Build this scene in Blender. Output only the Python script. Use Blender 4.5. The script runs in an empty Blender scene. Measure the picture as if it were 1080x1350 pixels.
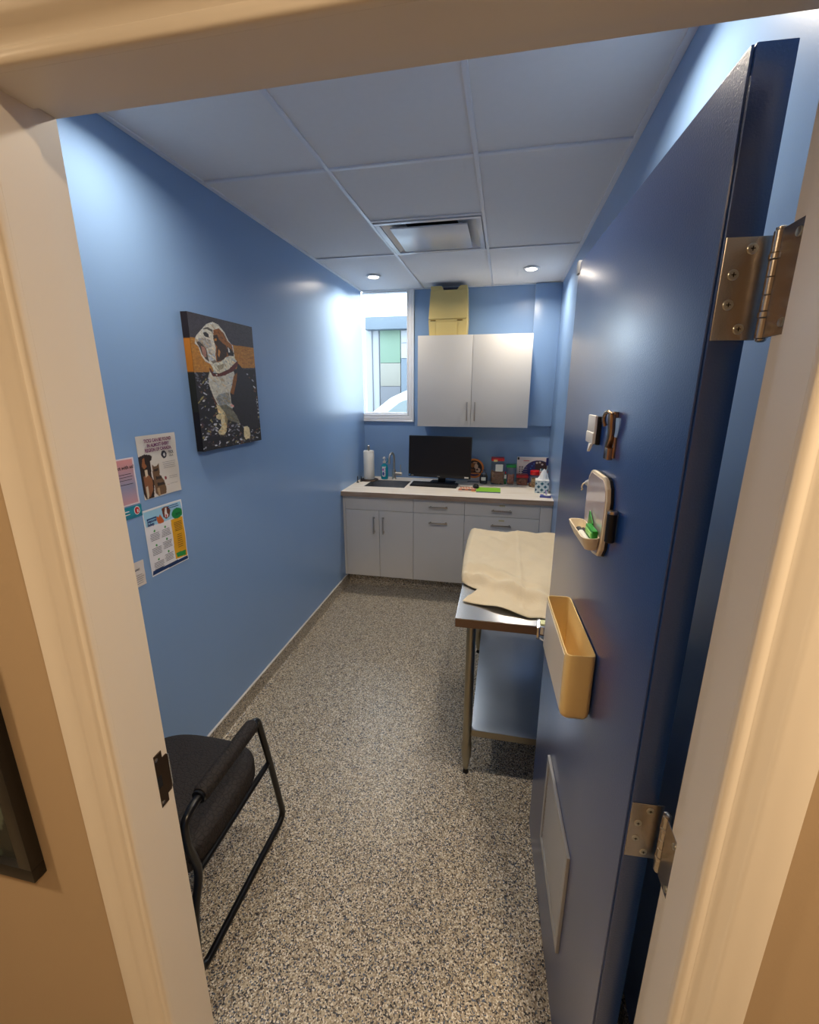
import bpy, bmesh, math, random
import numpy as np
from mathutils import Vector, Matrix
random.seed(4); np.random.seed(4)
PI = math.pi
scene = bpy.context.scene
C = scene.collection

# ---------------------------------------------------------------- camera
CAM_H = 1.763
yaw, pitch, roll = math.radians(11.74), math.radians(15.31), math.radians(-0.008)
fwd = Vector((-math.sin(yaw)*math.cos(pitch), math.cos(yaw)*math.cos(pitch), -math.sin(pitch)))
rgt = Vector((math.cos(yaw), math.sin(yaw), 0)); upv = rgt.cross(fwd)
cd = bpy.data.cameras.new('camera'); cam = bpy.data.objects.new('camera', cd); C.objects.link(cam)
cam.matrix_world = Matrix(((rgt.x, upv.x, -fwd.x, 0), (rgt.y, upv.y, -fwd.y, 0), (rgt.z, upv.z, -fwd.z, CAM_H), (0, 0, 0, 1)))
cd.sensor_fit = 'VERTICAL'; cd.sensor_height = 24.0; cd.sensor_width = 19.2
cd.lens = 588.18/1350*24.0; cd.clip_start = 0.02
scene.camera = cam

# ---------------------------------------------------------------- colour management, world, sun, lamps
vs = scene.view_settings
vs.view_transform = 'Standard'; vs.look = 'None'; vs.gamma = 1.0; vs.use_curve_mapping = False
vs.exposure = 0.78
world = bpy.data.worlds.new('overcast_sky'); scene.world = world; world.use_nodes = True
wn = world.node_tree.nodes; wl = world.node_tree.links
bg = wn['Background']; bg.inputs['Color'].default_value = (0.80, 0.90, 1.0, 1); bg.inputs['Strength'].default_value = 5.6
sd = bpy.data.lights.new('low_sun', 'SUN'); sd.energy = 3.5; sd.angle = math.radians(2); sd.color = (0.80, 0.92, 1.0)
so = bpy.data.objects.new('low_sun', sd); C.objects.link(so)
so.rotation_euler = Vector((-0.432, -0.67, -0.54)).to_track_quat('-Z', 'Y').to_euler()

ROOM_LAMPS = [(-1.085, 1.425), (0.141, 1.36), (-1.085, 3.80), (0.141, 3.80)]
LAMP_POWER = 6.6
HALL_LAMPS = [((0.55, -0.35, 2.60), 15.5), ((-1.55, -0.30, 2.60), 11.5)]
def area_lamp(name, loc, power, col, size, spread):
    l = bpy.data.lights.new(name, 'AREA'); l.shape = 'DISK'; l.size = size; l.energy = power; l.color = col
    l.spread = math.radians(spread)
    o = bpy.data.objects.new(name, l); C.objects.link(o); o.location = loc
    return o
for i, (x, y) in enumerate(ROOM_LAMPS):
    area_lamp('room_lamp', (x, y, 2.622), LAMP_POWER*(.54, .90, .56, .82)[i], (1.0, 0.88, 0.72), 0.11, 158)
for p, w in HALL_LAMPS:
    area_lamp('hall_lamp', p, w, (1.0, 0.75, 0.47), 0.16, 165)

# ---------------------------------------------------------------- materials
def lin(c):
    return tuple(((v/255.0)/12.92 if v/255.0 <= 0.04045 else (((v/255.0)+0.055)/1.055)**2.4) for v in c)
MATS = {}
def mat(name, rgb, rough=0.5, metal=0.0, bump=0.0, bscale=200.0, var=0.0, vscale=6.0, spec=0.5, coat=0.0, croug=.05, trans=0.0, emit=0.0, stretch=None, ior=1.45):
    if name in MATS: return MATS[name]
    m = bpy.data.materials.new(name); m.use_nodes = True; nt = m.node_tree; n = nt.nodes; L = nt.links
    b = n['Principled BSDF']; c = lin(rgb)+(1,)
    b.inputs['Base Color'].default_value = c; b.inputs['Roughness'].default_value = rough
    b.inputs['Metallic'].default_value = metal; b.inputs['Specular IOR Level'].default_value = spec
    b.inputs['Coat Weight'].default_value = coat; b.inputs['Coat Roughness'].default_value = croug; b.inputs['Transmission Weight'].default_value = trans; b.inputs['IOR'].default_value = ior
    if emit: b.inputs['Emission Color'].default_value = c; b.inputs['Emission Strength'].default_value = emit
    tc = n.new('ShaderNodeTexCoord'); mp = n.new('ShaderNodeMapping'); L.new(tc.outputs['Object'], mp.inputs['Vector'])
    if stretch: mp.inputs['Scale'].default_value = stretch
    if True:
        no = n.new('ShaderNodeTexNoise'); no.inputs['Scale'].default_value = vscale; no.inputs['Detail'].default_value = 4
        L.new(mp.outputs['Vector'], no.inputs['Vector'])
        hs = n.new('ShaderNodeHueSaturation'); hs.inputs['Color'].default_value = c
        mr = n.new('ShaderNodeMapRange'); mr.inputs['To Min'].default_value = 1-max(var, .015); mr.inputs['To Max'].default_value = 1+max(var, .015)
        L.new(no.outputs['Fac'], mr.inputs['Value']); L.new(mr.outputs['Result'], hs.inputs['Value']); L.new(hs.outputs['Color'], b.inputs['Base Color'])
    if bump:
        nb = n.new('ShaderNodeTexNoise'); nb.inputs['Scale'].default_value = bscale; nb.inputs['Detail'].default_value = 3
        L.new(mp.outputs['Vector'], nb.inputs['Vector'])
        bp = n.new('ShaderNodeBump'); bp.inputs['Strength'].default_value = bump; bp.inputs['Distance'].default_value = 0.002
        L.new(nb.outputs['Fac'], bp.inputs['Height']); L.new(bp.outputs['Normal'], b.inputs['Normal'])
    MATS[name] = m
    return m

def chip_mat(name, cols, scale=210.0, rough=0.42):
    m = bpy.data.materials.new(name); m.use_nodes = True; nt = m.node_tree; n = nt.nodes; L = nt.links
    b = n['Principled BSDF']; b.inputs['Roughness'].default_value = rough
    tc = n.new('ShaderNodeTexCoord')
    v = n.new('ShaderNodeTexVoronoi'); v.inputs['Scale'].default_value = scale; v.inputs['Randomness'].default_value = 1
    L.new(tc.outputs['Object'], v.inputs['Vector'])
    sp = n.new('ShaderNodeSeparateColor'); L.new(v.outputs['Color'], sp.inputs['Color'])
    r = n.new('ShaderNodeValToRGB'); r.color_ramp.interpolation = 'CONSTANT'
    els = r.color_ramp.elements
    while len(els) > 1: els.remove(els[-1])
    pos = 0
    for i, (w, c) in enumerate(cols):
        e = els[0] if i == 0 else els.new(pos)
        e.position = pos; e.color = lin(c)+(1,); pos += w
    L.new(sp.outputs['Red'], r.inputs['Fac']); L.new(r.outputs['Color'], b.inputs['Base Color'])
    bp = n.new('ShaderNodeBump'); bp.inputs['Strength'].default_value = 0.25; bp.inputs['Distance'].default_value = 0.001
    L.new(v.outputs['Distance'], bp.inputs['Height']); L.new(bp.outputs['Normal'], b.inputs['Normal'])
    return m

def attr_mat(name, rough=0.5):
    m = bpy.data.materials.new(name); m.use_nodes = True; n = m.node_tree.nodes; L = m.node_tree.links
    b = n['Principled BSDF']; b.inputs['Roughness'].default_value = rough
    a = n.new('ShaderNodeAttribute'); a.attribute_name = 'print'; L.new(a.outputs['Color'], b.inputs['Base Color'])
    return m
def crackle_mat(name, rgb, line, scale=55):
    m = bpy.data.materials.new(name); m.use_nodes = True; n = m.node_tree.nodes; L = m.node_tree.links
    b = n['Principled BSDF']; b.inputs['Roughness'].default_value = 0.75
    tc = n.new('ShaderNodeTexCoord'); v = n.new('ShaderNodeTexVoronoi'); v.feature = 'DISTANCE_TO_EDGE'; v.inputs['Scale'].default_value = scale
    L.new(tc.outputs['Object'], v.inputs['Vector'])
    mr = n.new('ShaderNodeMapRange'); mr.inputs['From Max'].default_value = 0.13; L.new(v.outputs['Distance'], mr.inputs['Value'])
    mx = n.new('ShaderNodeMix'); mx.data_type = 'RGBA'; mx.inputs['A'].default_value = lin(line)+(1,); mx.inputs['B'].default_value = lin(rgb)+(1,)
    L.new(mr.outputs['Result'], mx.inputs['Factor']); L.new(mx.outputs['Result'], b.inputs['Base Color'])
    bp = n.new('ShaderNodeBump'); bp.inputs['Strength'].default_value = 0.5; bp.inputs['Distance'].default_value = 0.002
    L.new(mr.outputs['Result'], bp.inputs['Height']); L.new(bp.outputs['Normal'], b.inputs['Normal'])
    return m
def grain_mat(name, c1, c2, rough=0.4, scale=(2, 40, 40)):
    m = bpy.data.materials.new(name); m.use_nodes = True; n = m.node_tree.nodes; L = m.node_tree.links
    b = n['Principled BSDF']; b.inputs['Roughness'].default_value = rough
    tc = n.new('ShaderNodeTexCoord'); mp = n.new('ShaderNodeMapping'); mp.inputs['Scale'].default_value = scale
    no = n.new('ShaderNodeTexNoise'); no.inputs['Scale'].default_value = 3; no.inputs['Detail'].default_value = 6
    r = n.new('ShaderNodeValToRGB'); r.color_ramp.elements[0].color = lin(c1)+(1,); r.color_ramp.elements[1].color = lin(c2)+(1,)
    r.color_ramp.elements[0].position = .35; r.color_ramp.elements[1].position = .65
    L.new(tc.outputs['Object'], mp.inputs['Vector']); L.new(mp.outputs['Vector'], no.inputs['Vector']); L.new(no.outputs['Fac'], r.inputs['Fac']); L.new(r.outputs['Color'], b.inputs['Base Color'])
    return m

M_wall = mat('blue_wall_paint', (132, 164, 206), 0.30, bump=0.06, bscale=260, var=0.03, vscale=2.5)
M_door = mat('navy_door_paint', (20, 60, 124), 0.30, spec=.8, coat=.7, croug=.25, bump=0.28, bscale=330, var=0.03, vscale=3)
M_ceil = mat('ceiling_tile_white', (230, 230, 232), 0.9, bump=0.25, bscale=500, var=0.02, vscale=40)
M_tbar = mat('grid_white', (225, 228, 235), 0.35, var=.02)
M_trim = mat('cream_trim_paint', (226, 218, 206), 0.38, bump=0.02, bscale=60, var=.01, vscale=8)
M_hall = mat('hall_wall_paint', (180, 158, 130), 0.6, bump=0.08, bscale=200, var=.03, vscale=3)
M_white = mat('white_laminate', (224, 221, 216), 0.42, var=.02)
M_wtrim = mat('white_gloss_trim', (232, 234, 238), 0.3, var=.02)
M_chip = chip_mat('epoxy_chip_floor', [(.30, (186, 174, 152)), (.18, (160, 146, 124)), (.15, (120, 106, 90)), (.14, (222, 216, 202)), (.15, (40, 40, 46)), (.08, (82, 92, 110))], 250, 0.34)
M_nickel = mat('brushed_nickel', (190, 184, 176), 0.32, 1.0, var=.04, vscale=30, stretch=(1, 1, 12))
M_hinge = mat('hinge_satin_steel', (192, 184, 174), 0.27, 1.0, bump=.04, bscale=500, var=.06, vscale=40)
M_steel = mat('stainless_sheet', (200, 202, 206), 0.27, 1.0, bump=.03, bscale=90, var=.04, vscale=12)
M_legsteel = mat('galvanised_leg', (168, 160, 140), 0.34, 1.0, var=.08, vscale=20)
M_black = mat('black_plastic', (22, 22, 25), 0.42)
M_blackm = mat('black_enamel_tube', (16, 16, 18), 0.28, bump=.02, bscale=120)
M_screen = mat('dark_screen', (26, 20, 18), 0.36)
M_screw = mat('screw_head', (206, 206, 196), 0.3, 1.0)
M_cream = mat('cream_plastic', (236, 206, 142), 0.42, var=.02)
M_creamw = mat('cream_white_plastic', (236, 220, 190), 0.4, var=.02)
M_ybox = mat('yellowed_plastic', (208, 188, 124), 0.5, var=.03)
M_towel = mat('cream_towel_cotton', (238, 218, 182), 0.92, bump=.5, bscale=160, var=.05, vscale=14)
M_paper = mat('white_paper', (232, 230, 226), 0.8)
M_fab = crackle_mat('crackle_upholstery', (38, 30, 27), (5, 4, 4), 66)
M_counter = grain_mat('pale_wood_laminate', (232, 220, 202), (244, 236, 224), 0.42, (1.2, 14, 14))
M_cedge = grain_mat('laminate_edge', (150, 124, 104), (186, 162, 140), 0.5, (1, 10, 10))
M_print = attr_mat('printed_surface', 0.45)
M_paint = attr_mat('painted_canvas', 0.55)
M_glass = bpy.data.materials.new('window_glass'); M_glass.use_nodes = True
_n = M_glass.node_tree.nodes; _l = M_glass.node_tree.links; _n.remove(_n['Principled BSDF'])
_t = _n.new('ShaderNodeBsdfTransparent'); _t.inputs['Color'].default_value = (.90, .94, .95, 1); _g = _n.new('ShaderNodeBsdfGlossy'); _g.inputs['Roughness'].default_value = .02
_f = _n.new('ShaderNodeFresnel'); _f.inputs['IOR'].default_value = 1.45; _m = _n.new('ShaderNodeMixShader')
_l.new(_f.outputs['Fac'], _m.inputs['Fac']); _l.new(_t.outputs[0], _m.inputs[1]); _l.new(_g.outputs[0], _m.inputs[2]); _l.new(_m.outputs[0], _n['Material Output'].inputs['Surface'])
M_jar = mat('clear_jar_plastic', (238, 240, 242), 0.12, trans=0.92, ior=1.12)
M_ink = mat('dark_ink', (28, 26, 34), 0.6)
M_purple = mat('purple_ink', (112, 30, 92), 0.6)
M_lampglow = mat('lamp_lens', (255, 244, 226), 0.4, emit=9.0)

# ---------------------------------------------------------------- mesh builders
class MB:
    def __init__(s): s.bm = bmesh.new()
    def _add(s, verts, faces):
        vs_ = [s.bm.verts.new(v) for v in verts]
        out = []
        for f in faces:
            try: out.append(s.bm.faces.new([vs_[i] for i in f]))
            except ValueError: pass
        return vs_, out
    def box(s, x0, x1, y0, y1, z0, z1, bev=0.0, seg=2, M=None):
        V = [(x0, y0, z0), (x1, y0, z0), (x1, y1, z0), (x0, y1, z0), (x0, y0, z1), (x1, y0, z1), (x1, y1, z1), (x0, y1, z1)]
        if M: V = [M @ Vector(v) for v in V]
        vs_, fs = s._add(V, [(0, 3, 2, 1), (4, 5, 6, 7), (0, 1, 5, 4), (1, 2, 6, 5), (2, 3, 7, 6), (3, 0, 4, 7)])
        if bev:
            ed = list({e for f in fs for e in f.edges})
            bmesh.ops.bevel(s.bm, geom=ed, offset=bev, segments=seg, affect='EDGES', profile=0.6)
        return s
    def prism(s, pts, vec, bev=0.0, seg=2):
        """pts: 3-D polygon, extruded by vec"""
        n = len(pts); vec = Vector(vec)
        V = [Vector(p) for p in pts]+[Vector(p)+vec for p in pts]
        F = [tuple(range(n))[::-1], tuple(range(n, 2*n))]+[(i, (i+1) % n, n+(i+1) % n, n+i) for i in range(n)]
        vs_, fs = s._add(V, F)
        bmesh.ops.recalc_face_normals(s.bm, faces=fs)
        if bev:
            ed = list({e for f in fs for e in f.edges})
            bmesh.ops.bevel(s.bm, geom=ed, offset=bev, segments=seg, affect='EDGES', profile=0.6)
        return s
    def lathe(s, prof, c=(0, 0, 0), n=24, axis='z', M=None):
        """prof: list of (r, h)"""
        V, F = [], []
        for r, h in prof:
            for k in range(n):
                a = 2*PI*k/n; x, y = r*math.cos(a), r*math.sin(a)
                p = {'z': (x, y, h), 'y': (x, h, y), 'x': (h, x, y)}[axis]
                p = Vector(p)+Vector(c)
                V.append(M @ p if M else p)
        for i in range(len(prof)-1):
            for k in range(n):
                F.append((i*n+k, i*n+(k+1) % n, (i+1)*n+(k+1) % n, (i+1)*n+k))
        F.append(tuple(range(n))[::-1]); F.append(tuple(range((len(prof)-1)*n, len(prof)*n)))
        vs_, fs = s._add(V, F); bmesh.ops.recalc_face_normals(s.bm, faces=fs)
        return s
    def cyl(s, p, q, r, n=16, r2=None):
        p, q = Vector(p), Vector(q); d = (q-p).normalized()
        a = d.orthogonal().normalized(); b = d.cross(a); r2 = r if r2 is None else r2
        V = [p+(a*math.cos(2*PI*k/n)+b*math.sin(2*PI*k/n))*r for k in range(n)]+[q+(a*math.cos(2*PI*k/n)+b*math.sin(2*PI*k/n))*r2 for k in range(n)]
        F = [(k, (k+1) % n, n+(k+1) % n, n+k) for k in range(n)]+[tuple(range(n))[::-1], tuple(range(n, 2*n))]
        s._add(V, F); return s
    def tube(s, path, r, n=12, smooth=6, closed=False, radii=None):
        P = [Vector(p) for p in path]
        if smooth: P = catmull(P, smooth, closed)
        if not closed:
            T = [(P[min(i+1, len(P)-1)]-P[max(i-1, 0)]).normalized() for i in range(len(P))]
        else:
            T = [(P[(i+1) % len(P)]-P[i-1]).normalized() for i in range(len(P))]
        a = T[0].orthogonal().normalized(); V = []
        for i, p in enumerate(P):
            a = (a-T[i]*a.dot(T[i])).normalized(); b = T[i].cross(a)
            rr = r if radii is None else radii(i/(len(P)-1))
            V += [p+(a*math.cos(2*PI*k/n)+b*math.sin(2*PI*k/n))*rr for k in range(n)]
        F = []
        m = len(P) if closed else len(P)-1
        for i in range(m):
            j = (i+1) % len(P)
            F += [(i*n+k, i*n+(k+1) % n, j*n+(k+1) % n, j*n+k) for k in range(n)]
        if not closed: F += [tuple(range(n))[::-1], tuple(range((len(P)-1)*n, len(P)*n))]
        vs_, fs = s._add(V, F); bmesh.ops.recalc_face_normals(s.bm, faces=fs)
        return s
    def grid(s, fn, nu, nv):
        V = [fn(i/nu, j/nv) for j in range(nv+1) for i in range(nu+1)]
        F = [(j*(nu+1)+i, j*(nu+1)+i+1, (j+1)*(nu+1)+i+1, (j+1)*(nu+1)+i) for j in range(nv) for i in range(nu)]
        s._add(V, F); return s
    def build(s, name, m, parent=None, smooth=True, ang=35):
        me = bpy.data.meshes.new(name); s.bm.to_mesh(me); s.bm.free()
        me.materials.append(m)
        if smooth:
            me.polygons.foreach_set('use_smooth', [True]*len(me.polygons))
            try: me.set_sharp_from_angle(angle=math.radians(ang))
            except Exception: pass
        o = bpy.data.objects.new(name, me); C.objects.link(o)
        if parent: o.parent = parent
        return o
def catmull(P, k, closed=False):
    out = []; n = len(P)
    rng = range(n) if closed else range(n-1)
    for i in rng:
        if closed: p0, p1, p2, p3 = P[i-1], P[i], P[(i+1) % n], P[(i+2) % n]
        else: p0, p1, p2, p3 = P[max(i-1, 0)], P[i], P[i+1], P[min(i+2, n-1)]
        for j in range(k):
            t = j/k
            out.append(0.5*((2*p1)+(p2-p0)*t+(2*p0-5*p1+4*p2-p3)*t*t+(3*p1-p0-3*p2+p3)*t**3))
    if not closed: out.append(P[-1])
    return out
def fillet(P, r, k=5):
    """round the corners of an open polyline"""
    P = [Vector(p) for p in P]; out = [P[0]]
    for i in range(1, len(P)-1):
        a, b, c = P[i-1], P[i], P[i+1]
        ra = min(r, (a-b).length*.49, (c-b).length*.49)
        p, q = b+(a-b).normalized()*ra, b+(c-b).normalized()*ra
        for j in range(k+1):
            t = j/k; out.append(p*(1-t)**2+b*2*t*(1-t)+q*t*t)
    out.append(P[-1]); return out
def tag(o, label=None, cat=None, group=None, kind=None):
    if label: o['label'] = label
    if cat: o['category'] = cat
    if group: o['group'] = group
    if kind: o['kind'] = kind
    return o
def empty(name, loc=(0, 0, 0), rz=0.0, label=None, cat=None, group=None, kind=None):
    o = bpy.data.objects.new(name, None); C.objects.link(o); o.location = loc; o.rotation_euler = (0, 0, rz)
    o.empty_display_size = .05
    return tag(o, label, cat, group, kind)
def copy_tree(o, parent=None):
    c = o.copy(); C.objects.link(c); c.parent = parent
    for ch in list(o.children):
        if ch.name in C.objects: copy_tree(ch, c)
    return c
def text(name, body, parent, org, U, V, size, m, off=0.0, align='LEFT', sx=1.0):
    cu = bpy.data.curves.new(name, 'FONT'); cu.body = body; cu.size = size; cu.offset = off; cu.align_x = align; cu.extrude = 0.0
    cu.resolution_u = 2; cu.space_line = 1.0
    t = bpy.data.objects.new(name, cu); C.objects.link(t)
    dg = bpy.context.evaluated_depsgraph_get(); me = bpy.data.meshes.new_from_object(t.evaluated_get(dg))
    bpy.data.objects.remove(t); bpy.data.curves.remove(cu)
    U, V = Vector(U).normalized(), Vector(V).normalized(); N = U.cross(V); org = Vector(org)
    Mx = Matrix(((U.x*sx, V.x, N.x, org.x), (U.y*sx, V.y, N.y, org.y), (U.z*sx, V.z, N.z, org.z), (0, 0, 0, 1)))
    me.transform(Mx); me.materials.clear(); me.materials.append(m)
    o = bpy.data.objects.new(name, me); C.objects.link(o); o.parent = parent
    return o
def pip(u, v, P):
    P = np.array(P); ins = np.zeros(u.shape, bool); j = len(P)-1
    for i in range(len(P)):
        xi, yi = P[i]; xj, yj = P[j]
        c = ((yi > v) != (yj > v)) & (u < (xj-xi)*(v-yi)/((yj-yi) or 1e-9)+xi)
        ins ^= c; j = i
    return ins
def picture(name, parent, surf, nx, ny, paint, m):
    """surf(u,v)->3-D point; paint(u,v,col) fills the sRGB array"""
    uu, vv = np.meshgrid(np.linspace(0, 1, nx+1), np.linspace(0, 1, ny+1))
    col = np.zeros(uu.shape+(3,)); paint(uu, vv, col)
    V = [surf(a, b) for a, b in zip(uu.ravel(), vv.ravel())]
    F = [(j*(nx+1)+i, j*(nx+1)+i+1, (j+1)*(nx+1)+i+1, (j+1)*(nx+1)+i) for j in range(ny) for i in range(nx)]
    me = bpy.data.meshes.new(name); me.from_pydata(V, [], F)
    at = me.color_attributes.new('print', 'FLOAT_COLOR', 'POINT')
    c = np.clip(col.reshape(-1, 3)/255.0, 0, 1); l = np.where(c <= .04045, c/12.92, ((c+.055)/1.055)**2.4)
    at.data.foreach_set('color', np.concatenate([l, np.ones((len(l), 1))], 1).ravel().astype(np.float32))
    me.materials.append(m); o = bpy.data.objects.new(name, me); C.objects.link(o)
    if parent: o.parent = parent
    return o
# ================================================================ ROOM SHELL
XL, XR, YF, YB, HC = -1.362, 0.424, 0.613, 4.34, 2.638
DX0, DX1, DZ = -0.618, 0.292, 2.118          # door opening (rebate faces)
YH = 0.505                                   # hall-side wall plane
def S(name, mb, m, parent=None, label=None, **k):
    o = mb.build(name, m, parent, **k)
    if parent is None: o['kind'] = 'structure'
    if label: o['label'] = label
    return o
S('floor', MB().box(-3.0, 1.6, -1.5, YB+.1, -.06, 0), M_chip, label='speckled grey and tan epoxy chip floor', smooth=False)
S('wall_left', MB().box(XL-.1, XL, YF, YB, 0, 2.80), M_wall, label='long blue painted wall on the left with posters and a canvas', smooth=False)
S('wall_right', MB().box(XR, XR+.1, YF, YB, 0, 2.80), M_wall, label='blue painted wall on the right behind the open door', smooth=False)
WX1, WZ0 = -0.925, 1.535                      # window opening right edge and sill
wb = MB(); wb.box(WX1, XR+.1, YB, YB+.14, 0, 2.80); wb.box(XL-.1, WX1, YB, YB+.14, 0, WZ0)
S('wall_back', wb, M_wall, label='blue end wall with a narrow window and cabinets', smooth=False)
S('trim_1', MB().box(.205, XR, YB-.045, YB, 1.443, HC-.002, bev=.002), M_wall, label='boxed out blue panel in the corner right of the wall cabinet')
# wall between hall and room (blue side and hall side)
wf = MB()
for a in ((XL-.1, DX0-.02, 0, 2.8), (DX1+.02, XR+.1, 0, 2.8), (DX0-.02, DX1+.02, DZ+.02, 2.8)):
    wf.box(a[0], a[1], YH+.05, YF, a[2], a[3])
S('wall_front', wf, M_wall, label='blue side of the wall around the doorway', smooth=False)
wh = MB()
for a in ((-3.0, DX0-.02, 0, 2.8), (DX1+.02, 1.6, 0, 2.8), (DX0-.02, DX1+.02, DZ+.02, 2.8)):
    wh.box(a[0], a[1], YH, YH+.05, a[2], a[3])
S('wall_hall', wh, M_hall, label='beige hallway wall around the doorway', smooth=False)
h2 = MB(); h2.box(-3.1, -3.0, -1.5, YH, 0, 2.8); h2.box(1.6, 1.7, -1.5, YH, 0, 2.8); h2.box(-3.1, 1.7, -1.6, -1.5, 0, 2.8)
S('wall_hall_rear', h2, M_hall, label='beige hallway walls behind the camera', smooth=False)
S('ceiling_hall', MB().box(-3.1, 1.7, -1.6, YH, 2.64, 2.70), M_ceil, label='flat white hallway ceiling', smooth=False)

# cove base of the floor finish
def cove(x_wall, sx, y0, y1):
    pts = [(x_wall, 0), (x_wall, .098), (x_wall+sx*.010, .098), (x_wall+sx*.0105, .014), (x_wall+sx*.013, .005), (x_wall+sx*.020, .0005)]
    return MB().prism([(a, y0, z) for a, z in pts], (0, y1-y0, 0))
S('baseboard_left', cove(XL, 1, YF, 3.70), M_chip, label='speckled cove base along the left wall', ang=15)
S('baseboard_right', cove(XR, -1, YF, 3.70), M_chip, label='speckled cove base along the right wall')
M_cap = mat('cove_cap', (206, 202, 196), .5)
S('trim_2', MB().box(XL, XL+.012, YF, 3.70, .0985, .104, bev=.001), M_cap, label='thin pale cap strip on the left cove base')

# ceiling: grid and lay-in tiles
ce = S('ceiling', MB().box(XL-.1, XR+.1, YF, YB+.14, HC+.05, HC+.10), M_ceil, label='suspended ceiling of large white tiles in a metal grid', smooth=False)
gx = [XL, -.771, -.161, XR]; gy = [YF, .82, 2.04, 3.26, YB+.14]
tw = .009
def tbar(x0, x1, y0, y1, n='grid_bar'):
    o = MB().box(x0, x1, y0, y1, HC-.001, HC+.006, bev=.001).build(n, M_tbar, ce); return o
for x in gx[1:3]: tbar(x-tw, x+tw, YF, YB)
for y in gy[1:4]:
    for i in range(3): tbar(gx[i]+(tw if i else .02), gx[i+1]-(tw if i < 2 else .02), y-tw, y+tw)
tbar(gx[1]+tw, gx[2]-tw, 2.645-tw, 2.645+tw)
tbar(XL, XL+.022, YF, YB, 'wall_angle'); tbar(XR-.022, XR, YF, YB, 'wall_angle'); tbar(XL+.02, XR-.02, YB-.02, YB, 'wall_angle')
for j in range(4):
    for i in range(3):
        x0, x1, y0, y1 = gx[i], gx[i+1], gy[j], gy[j+1]
        if i == 1 and j == 2: y1 = 2.645
        MB().box(x0+.002, x1-.002, y0+.002, y1-.002, HC+.0065, HC+.022).build('ceiling_tile', M_ceil, ce, smooth=False)

# air diffuser in the ceiling
vx, vy = (gx[1]+gx[2])/2, (2.645+3.26)/2
d = empty('air_diffuser', (vx, vy, HC), 0, 'square white ceiling air diffuser with a dropped centre plate', 'air vent')
M_vent = mat('vent_white_enamel', (214, 216, 222), .22, spec=.7); M_dark = mat('duct_dark', (24, 24, 30), .7)
fr = MB()
for (a, b, c_, e) in ((-.292, .292, -.292, -.262), (-.292, .292, .262, .292), (-.292, -.262, -.262, .262), (.262, .292, -.262, .262)):
    fr.box(a, b, c_, e, -.006, .004, bev=.002)
fr.build('frame', M_vent, d)
# sloping inner cone (four sides) with a round neck
cone = MB(); o_, i_ = .262, .15
P = [(-o_, -o_, 0), (o_, -o_, 0), (o_, o_, 0), (-o_, o_, 0), (-i_, -i_, .047), (i_, -i_, .047), (i_, i_, .047), (-i_, i_, .047)]
cone._add(P, [(0, 1, 5, 4), (1, 2, 6, 5), (2, 3, 7, 6), (3, 0, 4, 7)]); cone.build('cone', M_vent, d, smooth=False)
MB().box(-i_, i_, -i_, i_, .0465, .0485).build('neck', M_dark, d)
MB().box(-.215, .215, -.215, .215, -.012, -.004, bev=.003).build('centre_plate', M_vent, d)
for sx in (-1, 1):
    for sy in (-1, 1): MB().box(sx*.17-.012, sx*.17+.012, sy*.12-.002, sy*.12+.002, -.004, .030).build('bracket', M_vent, d)

# downlights
M_ring = mat('downlight_ring', (236, 236, 238), .35)
labs = ['round recessed ceiling light nearest the doorway on the left', 'round recessed ceiling light nearest the doorway on the right',
        'lit round ceiling light in front of the window', 'lit round ceiling light above the right end of the wall cabinet']
first = None
for (x, y), lb in zip(ROOM_LAMPS, labs):
    if first is None:
        first = empty('ceiling_light', (x, y, HC), 0, lb, 'ceiling light', 'recessed ceiling lights')
        MB().lathe([(.040, -.0010), (.040, -.006), (.056, -.005), (.060, -.001), (.060, .0005)], n=32).build('ring', M_ring, first)
        MB().lathe([(.039, -.008), (.039, -.0035), (.001, -.0035), (.001, -.0082)], n=32).build('lens', M_lampglow, first)
    else:
        c = copy_tree(first); c.location = (x, y, HC); c['label'] = lb

# ---------------------------------------------------------------- door frame and casing
ft = MB()
SD = .569                                      # stop line
for sx, xr in ((-1, DX0), (1, DX1)):
    xi = xr-sx*.012                            # stop face
    ft.box(min(xr, xr+sx*.022), max(xr, xr+sx*.022), YH, YF, 0, DZ+.02)
    ft.box(min(xr, xi), max(xr, xi), .5071, SD, 0, DZ, bev=.0003, seg=1)
ft.box(DX0, DX1, YH, YF, DZ, DZ+.022); ft.box(DX0+.012, DX1-.012, .5071, SD, DZ-.012, DZ, bev=.0003, seg=1)
S('trim_3', ft, M_trim, label='cream painted door jamb, stop and head around the opening')
prof = [(0, .507), (0, .5), (.0008, .4985), (.003, .4955), (.008, .494), (.013, .4958), (.016, .4975), (.021, .4965), (.028, .492), (.034, .487), (.038, .4845), (.042, .4838), (.078, .4838), (.083, .486), (.085, .490), (.085, .5052)]
def casing_side(xe, sx):
    return MB().prism([(xe+sx*t, y, 0) for t, y in prof], (0, 0, DZ-.012), 0)
def extr(paths):
    b = MB(); n = len(paths[0]); V = [p for q in paths for p in q]
    F = [(i*n+k, i*n+(k+1) % n, (i+1)*n+(k+1) % n, (i+1)*n+k) for i in range(len(paths)-1) for k in range(n)]
    F += [tuple(range(n))[::-1], tuple(range((len(paths)-1)*n, len(paths)*n))]
    vs_, fs = b._add(V, F); bmesh.ops.recalc_face_normals(b.bm, faces=fs); return b
XA_, XB_, ZT = DX0+.012, DX1-.012, DZ-.012
S('trim_4', extr([[(XA_-t, y, 0) for t, y in prof], [(XA_-t, y, ZT+t) for t, y in prof], [(XB_+t, y, ZT+t) for t, y in prof], [(XB_+t, y, 0) for t, y in prof]]), M_trim, label='moulded cream casing around the doorway on the hallway side', ang=38)

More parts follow.
